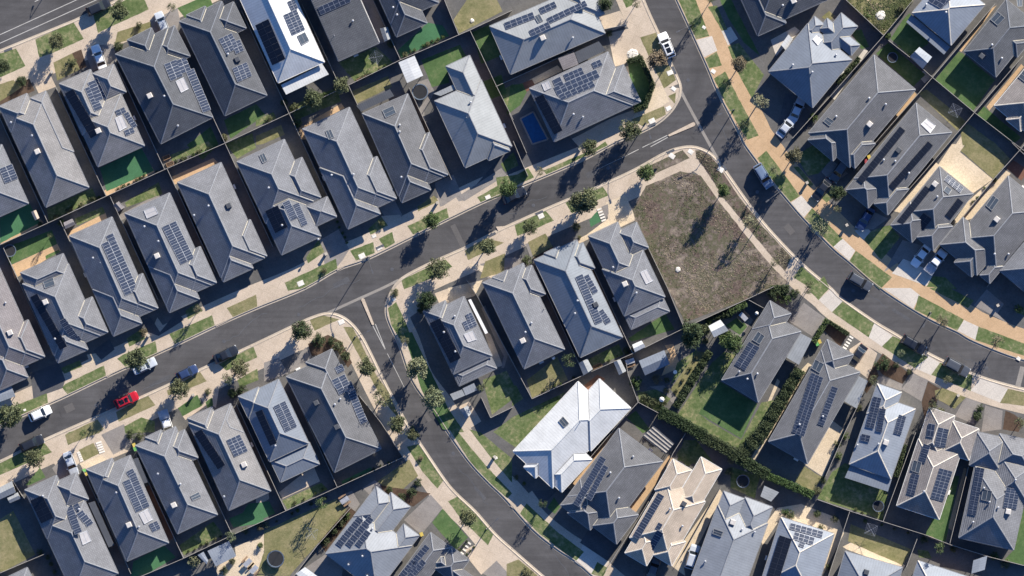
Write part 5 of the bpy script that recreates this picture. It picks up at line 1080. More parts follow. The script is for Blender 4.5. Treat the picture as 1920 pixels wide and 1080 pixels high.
# ------------------------------------------------------------------ vehicles
def car_protos(kind):
    L, W, H, belt = {'sedan': (4.7, 1.84, 1.45, .92), 'hatch': (4.2, 1.78, 1.48, .95), 'suv': (4.7, 1.92, 1.72, 1.05), 'ute': (5.2, 1.9, 1.78, 1.05)}[kind]
    h = L/2; hood = belt-.06
    prof = {'sedan': [(-h, .84, .78), (-h+.12, .92, belt), (-h+.9, .98, belt), (0, 1, belt), (h-1.35, .99, belt), (h-.5, .95, hood-.06), (h-.12, .87, hood-.16), (h, .76, .6)],
            'hatch': [(-h, .86, .9), (-h+.1, .93, belt), (-h+.8, .99, belt), (0, 1, belt), (h-1.2, .99, belt), (h-.45, .95, hood-.08), (h-.1, .86, hood-.2), (h, .74, .6)],
            'suv': [(-h, .88, .95), (-h+.08, .94, belt), (-h+.8, .99, belt), (0, 1, belt), (h-1.3, .99, belt), (h-.45, .96, hood-.03), (h-.1, .88, hood-.15), (h, .78, .7)],
            'ute': [(-h+1.75, .97, belt), (-h+1.8, .98, belt), (0, 1, belt), (h-1.3, .99, belt), (h-.45, .96, hood), (h-.1, .9, hood-.12), (h, .8, .7)]}[kind]
    mb = MB(); rings = []
    for x, wf, zt in prof:
        w = W/2*wf; sh_ = [(.0, .22), (.82, .22), (.97, .36), (1, .58), (.97, zt-.12), (.90, zt-.03), (.72, zt), (0, zt+.025)]
        ring = [(x, w*a, z) for a, z in sh_]+[(x, -w*a, z) for a, z in sh_[-2:0:-1]]; rings.append(ring)
    n = len(rings[0])
    for k in range(len(rings)-1):
        for i in range(n):
            j = (i+1) % n; mb.face([rings[k][i], rings[k+1][i], rings[k+1][j], rings[k][j]])
    mb.face(rings[0]); mb.face(rings[-1][::-1])
    c = {'sedan': (h-1.4, h-2.15, -h+1.35, -h+.62), 'hatch': (h-1.15, h-1.9, -h+.65, -h+.16), 'suv': (h-1.25, h-1.95, -h+.55, -h+.14), 'ute': (h-1.3, h-1.95, -h+2.0, -h+1.82)}[kind]
    wb, wr = W/2*.92, W/2*.74; z0, z1 = belt-.04, H
    def lev(f):
        return [(c[0]+(c[1]-c[0])*f, wb+(wr-wb)*f, z0+(z1-z0)*f), (c[0]+(c[1]-c[0])*f, -wb-(wr-wb)*f, z0+(z1-z0)*f), (c[3]+(c[2]-c[3])*f, -wb-(wr-wb)*f, z0+(z1-z0)*f), (c[3]+(c[2]-c[3])*f, wb+(wr-wb)*f, z0+(z1-z0)*f)]
    A, B = lev(0), lev(.93); top = [(c[1]-.14, wr*.86, H), (c[1]-.14, -wr*.86, H), (c[2]+.12, -wr*.86, H), (c[2]+.12, wr*.86, H)]; topc = [(x*1, y*.6, H+.03) for x, y, z in top]
    for lo, hi in ((A, B), (B, top), (top, topc)):
        for i in range(4):
            j = (i+1) % 4; mb.face([lo[i], lo[j], hi[j], hi[i]][::-1])
    mb.face(topc[::-1])
    parts = {'body': (mb, None)}
    def glass(i, e0=.10, e1=.90, s_=.93):
        g = MB(); lo, hi = lev(e0), lev(e1); j = (i+1) % 4
        q = [Vector(lo[i]), Vector(lo[j]), Vector(hi[j]), Vector(hi[i])]; m = sum(q, Vector())/4; nn = (q[1]-q[0]).cross(q[3]-q[0]).normalized()
        if nn.dot(m-Vector((0, 0, .6))) < 0: nn = -nn
        q = [m+(p-m)*s_+nn*.012 for p in q]; g.face(q); return g
    parts['windscreen'] = (glass(0, .06), 'car_glass'); parts['rear_window'] = (glass(2, .12), 'car_glass')
    sides = [(glass(1), 'car_glass'), (glass(3), 'car_glass')]
    out = [('body', mb, 'P'), ('windscreen', parts['windscreen'][0], 'car_glass'), ('rear_window', parts['rear_window'][0], 'car_glass')]+[('side_window', g, m) for g, m in sides]
    for s_ in (1, -1):
        m = MB(); m.box(h-.28, s_*W*.36-.16, hood-.34, h-.02, s_*W*.36+.16, hood-.2); out.append(('headlight', m, 'lamp_glass'))
        m = MB(); m.box(-h-.015, s_*W*.38-.14, belt-.28, -h+.16, s_*W*.38+.14, belt-.13)
        if kind != 'ute': out.append(('tail_light', m, 'tail_red'))
        m = MB(); m.box(c[0]-.32, s_*(W/2+.09)-.09, belt, c[0]-.18, s_*(W/2+.09)+.09, belt+.14); out.append(('wing_mirror', m, 'P'))
    if kind == 'ute':
        m = MB(); m.box(-h, -W/2, .72, -h+1.72, W/2, .80)
        for s_ in (1, -1): m.box(-h, s_*W/2-.03, .8, -h+1.72, s_*W/2+.03, 1.08)
        m.box(-h, -W/2+.03, .8, -h+.05, W/2-.03, 1.08); m.box(-h+1.66, -W/2+.03, .8, -h+1.72, W/2-.03, 1.5); out.append(('tray', m, 'galvanised'))
        m = MB(); m.box(-h+.1, -.4, .42, -h+1.9, .4, .7); out.append(('chassis', m, 'black_rubber'))
    wheel = MB(); wheel.lathe([(.0, -.1), (.30, -.1), (.33, -.07), (.33, .07), (.30, .1), (0, .1)], 16); rim = MB(); rim.lathe([(.2, .09), (.19, .115), (.06, .108), (0, .12)], 12)
    res = [(n_, m_.mesh(n_, ['paint_white' if mt == 'P' else mt]), mt) for n_, m_, mt in out]
    return res, wheel.mesh('wheel', ['black_rubber']), rim.mesh('rim', ['alloy']), (h-.85, -h+.85 if kind != 'ute' else -h+.95, W/2-.13)
CARS = {}
def car(t, x, y, dx, dy, kind, paint, text, z=GZ, s=1.0, sun=0):
    if kind not in CARS: CARS[kind] = car_protos(kind)
    parts, wm, rm, (xf, xr, wy) = CARS[kind]; cx, cy = P(t, x, y)
    o = empty({'sedan': 'parked_car', 'hatch': 'parked_hatchback', 'suv': 'parked_suv', 'ute': 'parked_ute'}[kind], cx, cy, z, math.atan2(-dy, dx)); o.scale = (s,)*3
    tag(o, None, 'ute' if kind == 'ute' else 'car', 'parked cars')
    for nm, me, mt in parts:
        c = bpy.data.objects.new(nm, me); link(c, o)
        if mt == 'P': c.material_slots[0].link = 'OBJECT'; c.material_slots[0].material = MATS['paint_'+paint]
    for wx in (xf, xr):
        for sy in (1, -1):
            w = place(o, 'wheel', wm, wx, sy*wy, .33, 0); w.rotation_euler = (math.radians(-90*sy), 0, 0); place(w, 'rim', rm, 0, 0, 0)
    if sun:
        m = MB(); H = {'suv': 1.72, 'sedan': 1.45, 'hatch': 1.48}[kind]+.034; m.box(-1.5, -.42, H-.01, -.55, .42, H); m.box(-.4, -.42, H-.01, .25, .42, H); m.build('sunroof', 'car_glass', o)
    o['label'] = text
car(0,740,55,.91,-.41,'suv','black','black car parked at the kerb of the wide road',.01); car(0,1215,170,-.36,-.93,'hatch','silver','silver hatchback on the driveway beside the tree shadow, top left'); car(0,742,428,-.33,-.94,'sedan','white','white sedan on the shaded driveway left of the silver hatchback, top left')
car(2,1158,340,-.38,-.92,'suv','white','white car with dark roof panels half on the verge of the curved road',GZ,1.05,1); car(3,220,818,.4,-.92,'sedan','silver','silver sedan farther up the shaded driveway, top right'); car(3,137,950,.62,-.78,'sedan','silver','silver sedan lower on the shaded driveway, nearer the footpath, top right')
car(12,1885,240,.52,.85,'suv','steel','blue grey car on the curved road beside the vacant lot verge',.01,1.05); car(12,15,385,.9,-.43,'sedan','black','black car on the central street beside a tree shadow',.01)
car(13,405,340,-.62,.78,'sedan','black','dark sedan crossing the tan footpath on its driveway, right side'); car(13,730,560,-.52,.85,'sedan','blue','dark blue sedan in house shade beside the right footpath'); car(13,535,200,-.55,.83,'suv','charcoal','dark car deep in the house shade at right')
car(13,1145,840,-.6,.8,'sedan','white','white sedan on the driveway beside the silver ute, right side'); car(13,1258,882,.62,-.78,'ute','white','white ute with a grey tray beside the white sedan, right side'); car(13,690,1030,.86,.5,'suv','charcoal','large black car on the curved road, right of centre',.01,1.02)
car(23,1090,425,.86,.5,'suv','black','black car with white roof bars at the kerb of the curved road',.06,1.05); car(23,1415,592,.88,.48,'suv','charcoal','charcoal car at the kerb nearest the right edge',.06,1.08); car(23,668,508,-.6,.8,'sedan','black','black car nose down on the concrete driveway, lower right')
car(20,1085,585,.9,-.43,'sedan','silver','silver car half hidden under a street tree on the central street',.06); car(20,1695,498,.9,-.44,'sedan','black','black sedan on the central street, right of the dark blue one',.06,1.02); car(20,1405,635,.9,-.43,'hatch','blue','dark blue car half under a tree on the central street',.06)
car(20,950,840,.9,-.42,'suv','red','red car parked at the lower kerb of the central street',.06,1,1); car(20,302,940,.91,-.41,'hatch','white','white hatchback in the lane of the central street at left',.01,1.05); car(20,1250,1015,.3,.95,'ute','white','white ute on the driveway of the lower side, central street')
car(30,240,85,.91,-.41,'suv','black','black car at the lower kerb near the left edge',.01,1.0); car(30,532,238,.36,.93,'sedan','silver','silver sedan on the asphalt drive at lower left'); car(32,1352,935,.28,-.96,'suv','silver','silver car on the sandy drive right of the cream roofed house'); car(32,1062,1020,.3,-.95,'sedan','charcoal','dark car in the shade before the cream roofed house')
# ------------------------------------------------------------------ street lamps
def lamp(x, y, ax, ay, text, h=6.0, arm=2.6):
    cx, cy = F(x, y); l = math.hypot(ax, ay); d = Vector((ax/l, -ay/l, 0))
    o = empty('street_lamp', cx, cy, GZ); tag(o, text, 'street lamp', 'street lamps')
    m = MB(); m.lathe([(.16, 0), (.16, .3), (.085, .35), (.06, h)], 10); m.build('pole', 'pole_steel', o)
    m = MB(); m.tube([(0, 0, h-.15), tuple(d*arm*.5+Vector((0, 0, h+.25))), tuple(d*arm+Vector((0, 0, h+.3)))], .045, 6); m.build('arm', 'pole_steel', o)
    m = MB(); m.bar(d*(arm-.1)+Vector((0, 0, h+.29)), d*(arm+.65)+Vector((0, 0, h+.3)), .26, .12); m.build('lamp_head', 'pole_steel', o)
lamp(1210,231,11,35,'street lamp on the corner verge below the swimming pool house'); lamp(1744,586,-5,8,'street lamp on the outer verge of the curved road, lower right'); lamp(1460,360,-8,6,'street lamp beside the tan footpath right of the vacant lot')
lamp(1376,206,-9,3,'street lamp on the verge opposite the street junction'); lamp(690,482,3,9,'street lamp on the upper verge opposite the side street'); lamp(666,632,9,-4,'street lamp on the inner verge of the side street corner'); lamp(128,-80,3,-9,'street lamp across the wide road at the top edge')
lamp(912,992,8,-8,'street lamp on the lower verge of the side street bend'); lamp(1296,48,-8,4,'street lamp on the outer verge at the top of the curved road')
# ------------------------------------------------------------------ yard things
def ang(q): return math.atan2(q[1][1]-q[0][1], q[1][0]-q[0][0])
def shed(t, c, roof, h, text, name='garden_shed', wall='pale_wall', gable=True, open_=False):
    q = ccw(PL(t, c)); O = (sum(p[0] for p in q)/4, sum(p[1] for p in q)/4); o = empty(name, O[0], O[1], GZ); tag(o, text, name.replace('_', ' '), 'sheds and shelters')
    L = [(x-O[0], y-O[1]) for x, y in q]
    if math.hypot(L[1][0]-L[0][0], L[1][1]-L[0][1]) < math.hypot(L[2][0]-L[1][0], L[2][1]-L[1][1]): L = L[1:]+L[:1]
    m = MB(); ww = math.hypot(L[2][0]-L[1][0], L[2][1]-L[1][1]); rise = .22*ww if gable else .08
    a = ((L[0][0]+L[3][0])/2, (L[0][1]+L[3][1])/2, h+rise); b = ((L[1][0]+L[2][0])/2, (L[1][1]+L[2][1])/2, h+rise)
    ll = math.hypot(L[1][0]-L[0][0], L[1][1]-L[0][1]); sl = math.hypot(ww/2, rise)
    m.face([(*L[0], h), (*L[1], h), b, a], 0, [(0, 0), (ll, 0), (ll, sl), (0, sl)]); m.face([(*L[2], h), (*L[3], h), a, b], 0, [(0, 0), (ll, 0), (ll, sl), (0, sl)])
    m.face([(*L[3], h), (*L[0], h), a], 1); m.face([(*L[1], h), (*L[2], h), b], 1); m.face([(*p, h-.02) for p in L][::-1], 1); m.build('roof', [roof, wall], o)
    ins = [(x*.9, y*.9) for x, y in L]; m = MB()
    if open_:
        for x, y in ins: m.box(x-.05, y-.05, 0, x+.05, y+.05, h-.03)
        m.build('post', 'gutter_dark', o)
    else:
        m.quadbox(ins, 0, h-.03, 0, False); m.build('wall', wall, o)
        m = MB(); p = Vector((*ins[0], 0)); r = Vector((*ins[1], 0)); d = (r-p).normalized(); n = Vector((d.y, -d.x, 0)); c0 = (p+r)/2
        m.bar(c0-d*.5+n*.012+Vector((0, 0, 1)), c0+d*.5+n*.012+Vector((0, 0, 1)), .03, 1.8); m.build('door', 'gutter_grey', o)
shed(1,(1070,470,1190,420,1255,570,1135,625),'white_sheet',2.4,'large white flat roofed shelter beside the round trampoline, top middle','garden_shelter',open_=True,gable=False)
shed(1,(930,215,990,205,1015,290,965,315),'pale_sheet',2.1,'small pale shed in the narrow paved side yard, top middle')
shed(22,(950,545,1140,465,1182,570,996,655),'blue_sheet',2.4,'blue metal roofed garden shed above the big white roof'); shed(22,(900,425,970,393,1000,440,920,480),'white_sheet',2.0,'small white shed right of the blue garden shed, against the turf yard'); shed(22,(498,562,565,530,606,608,535,655),'pale_sheet',2.1,'pale square shed between the dirt yard and the shaded lawn'); shed(22,(760,552,812,535,856,622,802,652),'pale_sheet',2.1,'narrow pale shed between the big white roof and blue shed')
shed(22,(1470,285,1560,237,1622,318,1512,370),'white_sheet',2.4,'white roofed gazebo on the green lawn below the vacant lot','gazebo',open_=True); shed(30,(-30,430,95,365,125,450,0,505),'pale_sheet',2.3,'greenish grey shed roof at the left edge, lower left'); shed(30,(58,490,138,450,160,497,78,532),'pale_sheet',2.0,'small shed beside the bigger greenish grey shed, lower left')
shed(30,(1560,888,1720,815,1775,927,1622,1005),'pale_blue_sheet',2.5,'pale blue patio shelter beside the cream paved yard, bottom left','patio_shelter',open_=True,gable=False); shed(30,(1485,920,1530,895,1565,960,1555,990),'pale_blue_sheet',2.3,'narrow strip roof left of the pale blue patio shelter','patio_shelter',open_=True,gable=False)
shed(20,(-20,760,92,735,122,810,0,855),'pale_blue_sheet',2.3,'pale blue porch shelter at the left edge by the central street','porch_shelter',open_=True,gable=False); shed(3,(1060,425,1130,355,1225,430,1155,520),'pale_blue_sheet',2.4,'square pale blue shelter with ridge in the shaded yard, top right','garden_shelter',open_=True)
shed(3,(95,340,150,260,185,295,130,380),'white_sheet',2.1,'narrow white shed left of the blue grey house, top right'); shed(33,(1535,960,1640,925,1620,1030,1520,1060),'pale_blue_sheet',2.2,'pale blue shelter roof near the bottom right corner','patio_shelter',open_=True,gable=False); shed(33,(-30,400,80,450,20,520,-60,480),'pale_sheet',2.3,'pale ribbed shelter roof right of the round trampoline ring','garden_shelter',open_=True,gable=False)
shed(31,(300,1060,370,1010,480,1090,420,1150),'white_sheet',2.3,'pale flat roof at the bottom edge by the big dry lawn','patio_shelter',open_=True,gable=False); shed(21,(1525,910,1590,880,1615,940,1575,985),'pale_sheet',2.0,'greenish pale shed near the side street, right of the bend'); shed(10,(238,510,275,495,300,555,268,575),'cream_tile',1.9,'tiny cream shed beside the green turf yard at the left'); shed(10,(850,460,895,430,940,475,890,510),'brown_tile',1.8,'small brown play shed in the rear yard, left of centre'); shed(10,(480,590,545,560,570,605,495,640),'brown_tile',1.8,'small brown shed between two rear yards at left')
def pergola(t, c, text, slats=6):
    q = ccw(PL(t, c)); O = (sum(p[0] for p in q)/4, sum(p[1] for p in q)/4); L = [Vector((x-O[0], y-O[1], 2.4)) for x, y in q]; o = empty('pergola', O[0], O[1], GZ); tag(o, text, 'pergola', 'sheds and shelters')
    m = MB()
    for k in range(slats): m.bar(L[0].lerp(L[1], (k+.5)/slats), L[3].lerp(L[2], (k+.5)/slats), .25, .08)
    m.build('slats', 'stone', o); m = MB(); m.face([tuple(p-Vector((0, 0, .06))) for p in L]); m.build('shade_cloth', 'gutter_dark', o)
    m = MB()
    for i in range(4): m.bar(L[i]-Vector((0, 0, .12)), L[(i+1) % 4]-Vector((0, 0, .12)), .1, .15); m.box(L[i].x*.96-.05, L[i].y*.96-.05, 0, L[i].x*.96+.05, L[i].y*.96+.05, 2.2)
    m.build('frame', 'gutter_dark', o)
pergola(32, (980,30,1060,-45,1212,85,1150,160), 'slatted pergola behind the dark house right of the white roof', 4)
def trampoline(t, x, y, r, text, net=False):
    cx, cy = P(t, x, y); r *= S/4; o = empty('trampoline', cx, cy, GZ); tag(o, text, 'trampoline', 'trampolines'); h = .85
    m = MB(); m.lathe([(0, h), (r*.86, h)], 20); m.build('jumping_mat', 'mat_black', o)
    m = MB(); m.lathe([(r*.86, h+.01), (r*.88, h+.05), (r*.99, h+.05), (r, h)], 20); m.build('edge_pad', 'pad_blue', o)
    m = MB()
    for k in range(6):
        a = k*math.pi/3; m.tube([(r*math.cos(a), r*math.sin(a), 0), (r*math.cos(a), r*math.sin(a), 2.4 if net else h)], .03, 6)
    m.build('leg_frame', 'galvanised', o)
    if net:
        m = MB()
        for k in range(20):
            a, b = k*math.pi/10, (k+1)*math.pi/10; m.bar((r*math.cos(a), r*math.sin(a), 2.4), (r*math.cos(b), r*math.sin(b), 2.4), .06, .06)
        m.build('net_ring', 'mat_black', o)
trampoline(1,1230,690,62,'big grey round trampoline below the white shelter, top middle'); trampoline(31,148,950,66,'black trampoline with net on the dry lawn at the bottom',True); trampoline(10,75,800,48,'trampoline on the green lawn at the left edge'); trampoline(3,932,432,40,'dark trampoline in the shaded yard, top right'); trampoline(32,1730,368,50,'trampoline with a pale ring in hedge shade, lower right',True); trampoline(33,825,555,44,'dark trampoline in the house shade above the sunlit lawn, lower right',True)
def pool():
    q = ccw(PL(2, (62,890,160,838,270,1045,152,1082))); m = MB(); m.face([(x, y, GZ+.03) for x, y in q])
    c = (sum(p[0] for p in q)/4, sum(p[1] for p in q)/4); o = empty('swimming_pool', c[0], c[1], 0); tag(o, 'deep blue swimming pool in dark paving beside the corner house', 'swimming pool')
    m = MB(); m.face([(x-c[0], y-c[1], GZ+.025) for x, y in q]); m.build('water', 'pool_water', o); m = MB(); L = [(x-c[0], y-c[1]) for x, y in q]
    for i in range(4): m.bar((*L[i], GZ+.04), (*L[(i+1) % 4], GZ+.04), .3, .07)
    m.build('coping', 'grey_paving', o)
pool()
def bin_(t, x, y, lid, text):
    cx, cy = P(t, x, y); o = empty('wheelie_bin', cx, cy, GZ, .4); tag(o, text, 'wheelie bin', 'wheelie bins')
    m = MB(); a = [(-.22, -.25), (.22, -.25), (.22, .25), (-.22, .25)]; b = [(x*1.3, y*1.4) for x, y in a]
    for i in range(4): j = (i+1) % 4; m.face([(*a[i], .05), (*a[j], .05), (*b[j], .98), (*b[i], .98)])
    m.build('bin_body', 'bin_green', o); m = MB(); m.box(-.31, -.38, .98, .31, .38, 1.06); m.build('lid', lid, o)
    m = MB(); 
    for s_ in (-1, 1): m.tube([(s_*.25-.04, .3, .1), (s_*.25+.04, .3, .1)], .1, 8)
    m.build('wheels', 'black_rubber', o)
for a in ((30,1008,98,'lid_yellow','yellow lidded bin beside the house behind the white ute'),(30,1016,126,'lid_lime','green lidded bin beside the house behind the white ute'),(30,635,290,'lid_lime','green lidded bin at the corner of the tall panel block house'),(30,648,312,'lid_yellow','yellow lidded bin at the corner of the tall panel block house'),(23,385,402,'lid_yellow','yellow lidded bin by the hedge near three long panel rows'),(23,368,418,'lid_lime','green lidded bin by the hedge near three long panel rows'),(13,757,98,'lid_yellow','yellow lidded bin in the narrow side passage, right side'),(13,733,130,'lid_red','red lidded bin in the narrow side passage, right side'),(31,1242,766,'lid_yellow','yellow lidded bin beside the grey driveway at the bottom')): bin_(*a)
def parasol(t, x, y, text, r=1.1):
    cx, cy = P(t, x, y); o = empty('parasol', cx, cy, GZ); tag(o, text, 'parasol', 'white parasols'); m = MB(); m.lathe([(r, 2.0), (r*.5, 2.3), (0, 2.5)], 8); m.build('canopy', 'canvas', o)
    m = MB(); m.lathe([(.25, 0), (.25, .08), (.03, .1), (.025, 2.4)], 8); m.build('pole', 'pole_steel', o)
parasol(22,1122,835,'white parasol in the garden above the hedge corner', .5); parasol(22,1222,630,'white parasol beside the tan deck in the hedged garden', .4); parasol(22,310,522,'white parasol at the rear of the plain slate house', .35); parasol(22,1833,190,'white parasol by the fence left of the hedged house', .35)
def table(t, x, y, rz, text):
    cx, cy = P(t, x, y); o = empty('outdoor_table', cx, cy, GZ, rz); tag(o, text, 'table', 'outdoor tables'); m = MB(); m.box(-.85, -.45, .7, .85, .45, .75); m.build('tabletop', 'galvanised', o)
    for sx in (-.75, .75):
        for sy in (-.36, .36): m = MB(); m.box(sx-.03, sy-.03, 0, sx+.03, sy+.03, .7); m.build('leg', 'gutter_dark', o)
    for sy in (-.85, .85): m = MB(); m.box(-.8, sy-.16, .4, .8, sy+.16, .45); m.box(-.7, sy-.05, 0, -.64, sy+.05, .4); m.box(.64, sy-.05, 0, .7, sy+.05, .4); m.build('bench', 'timber', o)
table(30,1858,980,.8,'outdoor table on the cream paved yard at bottom left, upper one'); table(30,1905,1030,.8,'outdoor table on the cream paved yard at bottom left, lower one'); table(22,1735,215,-.8,'picnic table beside the small green lawn below the vacant lot'); table(31,665,510,.6,'outdoor table on the paved patio of the many winged house'); table(22,885,550,.3,'cluttered table behind the blue garden shed')
def steps(t, c, n, text, w=.75):
    a, b = P(t, c[0], c[1]), P(t, c[2], c[3]); d = math.atan2(b[1]-a[1], b[0]-a[0])
    for k in range(n):
        f = k/(n-1); m = MB(); m.box(-.16, -w/2, 0, .16, w/2, .07); o = m.build('stepping_stone', 'white_stone'); o.location = (a[0]+(b[0]-a[0])*f, a[1]+(b[1]-a[1])*f, GZ+.02); o.rotation_euler = (0, 0, d); o['category'] = 'paver'; o['group'] = 'stepping stones'; late(o, 'pale stepping stone '+text, o.location.x)
steps(12,(655,490,688,572),5,'on the white step path beside the cream driveway',.9); steps(30,(590,155,612,215),5,'in the left strip of the fenced front lawn at lower left',.6); steps(30,(740,80,765,150),5,'in the right strip of the fenced front lawn at lower left',1.1); steps(23,(625,370,575,450),5,'on the step path near the long panel rows',.8); steps(31,(1545,910,1600,835),4,'between round plants at the bottom front yard',.7)
def mailbox(t, x, y):
    cx, cy = P(t, x, y); m = MB(); m.box(-.2, -.2, 0, .2, .2, 1.0); m.box(-.26, -.26, 1.0, .26, .26, 1.08); o = m.build('letterbox_pillar', 'stone'); o.location = (cx, cy, GZ); o.rotation_euler = (0, 0, .5); o['category'] = 'letterbox'; o['group'] = 'letterbox pillars'; late(o, 'letterbox pillar at the front boundary '+near(cx, cy), cx)
for a in ((13,292,290),(13,590,608),(23,1722,130),(23,1425,805),(31,1790,185),(20,1115,355),(11,1360,440),(12,510,40),(20,1450,800),(11,525,825),(0,390,540),(2,850,195)): mailbox(*a)
def boulder(t, x, y, r, text):
    cx, cy = P(t, x, y); m = MB(); rnd = random.Random(int(x)); pr = [(r, 0), (r*.95, .05), (r*.7, .16), (0, .22)]; m.lathe(pr, 12); m.v = [(a+rnd.uniform(-.1, .1)*r, b+rnd.uniform(-.1, .1)*r, c) for a, b, c in m.v]; o = m.build('rubble_mound', 'white_stone', smooth=False); o.location = (cx, cy, GZ); tag(o, text, 'rubble')
boulder(12,1245,942,.55,'small round pale slab lying in the vacant lot'); boulder(3,845,115,1.0,'round patch of white rubble in the weedy yard, top right'); boulder(2,905,410,1.1,'low white covered mound beside the cream driveway, top middle'); boulder(1,1620,155,.4,'small sandy mound on the dry lawn at the top')
def signpost(t, x, y, text):
    cx, cy = P(t, x, y); m = MB(); m.lathe([(.03, 0), (.03, 2.3)], 6); m.box(-.3, -.015, 1.8, .3, .015, 2.2); o = m.build('street_sign', 'pole_steel'); o.location = (cx, cy, GZ); tag(o, text, 'sign', 'small street signs')
signpost(21,728,430,'small sign post on the side street verge, upper of two'); signpost(21,800,488,'small sign post on the side street verge, lower of two'); signpost(12,1165,48,'small sign post on the verge at the junction corner'); signpost(12,1078,98,'small sign post on the weedy verge above the vacant lot')

def condenser_me():
    m = MB(); m.box(-.45, -.17, 0, .45, .17, .75); m.box(-.40, -.185, .1, .22, -.17, .65, 1); return m.mesh('air_conditioner', ['white_paint', 'gutter_dark'])
AC = condenser_me()
for k, h in enumerate(HOUSES):
    if k % 2: continue
    r0 = h[2][0]; j = min(range(4), key=lambda i: (r0[i][0]+r0[(i+1) % 4][0])*(-1 if k % 4 else 1)); a, b = r0[j], r0[(j+1) % 4]; L = math.hypot(b[0]-a[0], b[1]-a[1]); n = ((b[1]-a[1])/L, -(b[0]-a[0])/L); f = .3+.11*(k % 5)
    x, y = a[0]+(b[0]-a[0])*f+n[0]*.35, a[1]+(b[1]-a[1])*f+n[1]*.35
    o = bpy.data.objects.new('air_conditioner', AC); link(o); o.location = (x, y, GZ+.03); o.rotation_euler = (0, 0, math.atan2(b[1]-a[1], b[0]-a[0])); o['category'] = 'air conditioner'; o['group'] = 'air conditioner units'; late(o, 'air conditioner unit at the side wall, '+near(x, y), x)

# small plants and pots in rows along the sunny side of the rear fences
def row(t, x0, y0, x1, y1, n, seed):
    rnd = random.Random(seed)
    for k in range(n):
        f = (k+rnd.uniform(.2, .8))/n; tree(t, x0+(x1-x0)*f+rnd.uniform(-8, 8), y0+(y1-y0)*f+rnd.uniform(-6, 6), rnd.uniform(2.2, 4.2), 'shrub', rnd.choice(['leaf_olive', 'leaf_green', 'leaf_dark']), 'small plant in the fence row')
for a in ((10,400,540,760,385,6,1),(10,830,360,1190,195,6,2),(10,1300,140,1600,10,5,3),(1,290,815,620,655,5,4),(1,760,595,1010,480,4,5),(1,1120,400,1440,260,6,6),(30,1400,900,1690,775,6,7),(31,260,545,560,405,4,8),(31,690,375,1050,205,5,9),(22,200,790,480,660,4,10),(22,620,590,880,475,4,11),(31,110,690,560,470,5,12),(33,640,575,720,605,2,13),(33,700,660,1080,760,4,14),(13,1500,480,1660,285,3,15),(3,960,330,1180,520,4,16)): row(*a)
def clothesline(t, x, y, rz, text):
    cx, cy = P(t, x, y); o = empty('clothesline', cx, cy, GZ, rz); tag(o, text, 'clothesline', 'clotheslines'); m = MB(); m.box(-.03, -.03, 0, .03, .03, 1.9); m.build('post', 'galvanised', o); m = MB()
    for r_ in (.6, 1.0, 1.4):
        q = [(r_*math.cos(k*math.pi/2), r_*math.sin(k*math.pi/2), 1.9) for k in range(4)]
        for k in range(4): m.bar(q[k], q[(k+1) % 4], .02, .02)
    for k in range(4): m.bar((0, 0, 1.75), (1.4*math.cos(k*math.pi/2), 1.4*math.sin(k*math.pi/2), 1.9), .04, .04)
    m.build('line_frame', 'galvanised', o)
clothesline(3,1400,830,.3,'clothesline in the shaded yard strip, upper right'); clothesline(33,770,730,.5,'clothesline in the fence shade above the sunny lawn, lower right'); clothesline(1,900,430,.2,'clothesline on the shaded lawn behind the flat dark roofed house'); clothesline(31,420,760,.6,'clothesline on the big dry lawn at the bottom')
def planter(t, x, y, rz, w, h, text):
    cx, cy = P(t, x, y); o = empty('planter_box', cx, cy, GZ, rz); tag(o, text, 'planter', 'planter boxes'); m = MB()
    for a in ((-w, -h, w, -h+.08), (-w, h-.08, w, h), (-w, -h+.08, -w+.08, h-.08), (w-.08, -h+.08, w, h-.08)): m.box(a[0], a[1], 0, a[2], a[3], .4)
    m.build('frame', 'timber', o); m = MB(); m.face([(-w+.08, -h+.08, .34), (w-.08, -h+.08, .34), (w-.08, h-.08, .34), (-w+.08, h-.08, .34)]); m.build('soil', 'garden_soil', o)
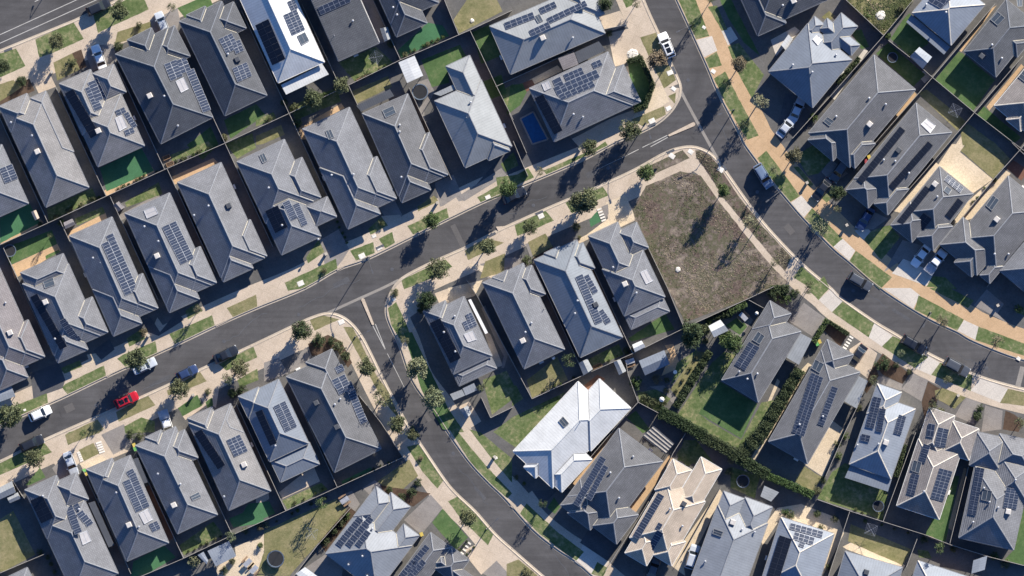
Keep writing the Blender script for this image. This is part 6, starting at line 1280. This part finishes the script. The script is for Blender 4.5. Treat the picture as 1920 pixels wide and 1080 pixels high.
planter(10,1250,100,.4,.7,.4,'upper timber planter box beside the rear lawn of the large tiled house'); planter(10,1275,150,.4,.7,.4,'lower timber planter box beside the rear lawn of the large tiled house'); planter(22,640,585,.4,.9,.35,'timber planter box behind the smooth blue grey house'); planter(1,800,585,.4,1.2,.25,'long timber planter by the fence behind the flat dark roof')

weeds('weeds', FP(1307,285,1315,285,1332,295,1347,314,1362,340,1387,376,1409,402,1429,428,1480,483,1471,504,1452,483,1412,434,1361,371,1327,320,1307,294), 5000, ['weed_green', 'weed_straw', 'weed_brown'], .025, .1, 9)['label'] = 'weedy dry growth on the verge between the road and the lot path'
finish_labels()
# ------------------------------------------------------------------ light and camera
SUN_EL = 24.0; sh = Vector((-.53, -.85)).normalized()
az = math.atan2(-sh.x, -sh.y)          # clockwise from +Y
w = bpy.data.worlds.new("World"); sc.world = w; w.use_nodes = True
nt = w.node_tree; bg = nt.nodes['Background']
sky = nt.nodes.new('ShaderNodeTexSky'); sky.sky_type = 'NISHITA'; sky.sun_disc = False
sky.sun_elevation = math.radians(SUN_EL); sky.sun_rotation = az; sky.air_density = 1.0; sky.dust_density = .6; sky.ozone_density = 1.5
tn = nt.nodes.new('ShaderNodeMix'); tn.data_type = 'RGBA'; tn.blend_type = 'MULTIPLY'; tn.inputs[0].default_value = 1; tn.inputs[7].default_value = (.52, .82, 1.34, 1)
nt.links.new(sky.outputs[0], tn.inputs[6]); nt.links.new(tn.outputs[2], bg.inputs[0]); bg.inputs[1].default_value = .06
sd = bpy.data.lights.new('sun', 'SUN'); sd.energy = 5.0; sd.angle = math.radians(.5); sd.color = (1, .93, .82)
so = bpy.data.objects.new('sun', sd); col.objects.link(so)
e = math.radians(SUN_EL)
so.rotation_euler = Vector((sh.x*math.cos(e), sh.y*math.cos(e), -math.sin(e))).to_track_quat('-Z', 'Y').to_euler()
HC = 1500.
cd = bpy.data.cameras.new('camera'); cd.sensor_width = 36; cd.lens = 36*HC/192.; cd.clip_end = 4000; cd.clip_start = 10
co = bpy.data.objects.new('camera', cd); co.location = (0, 0, HC+GZ); col.objects.link(co); sc.camera = co
vs = sc.view_settings; vs.view_transform = 'Standard'; vs.look = 'None'; vs.gamma = 1; vs.use_curve_mapping = False; vs.exposure = 1.0
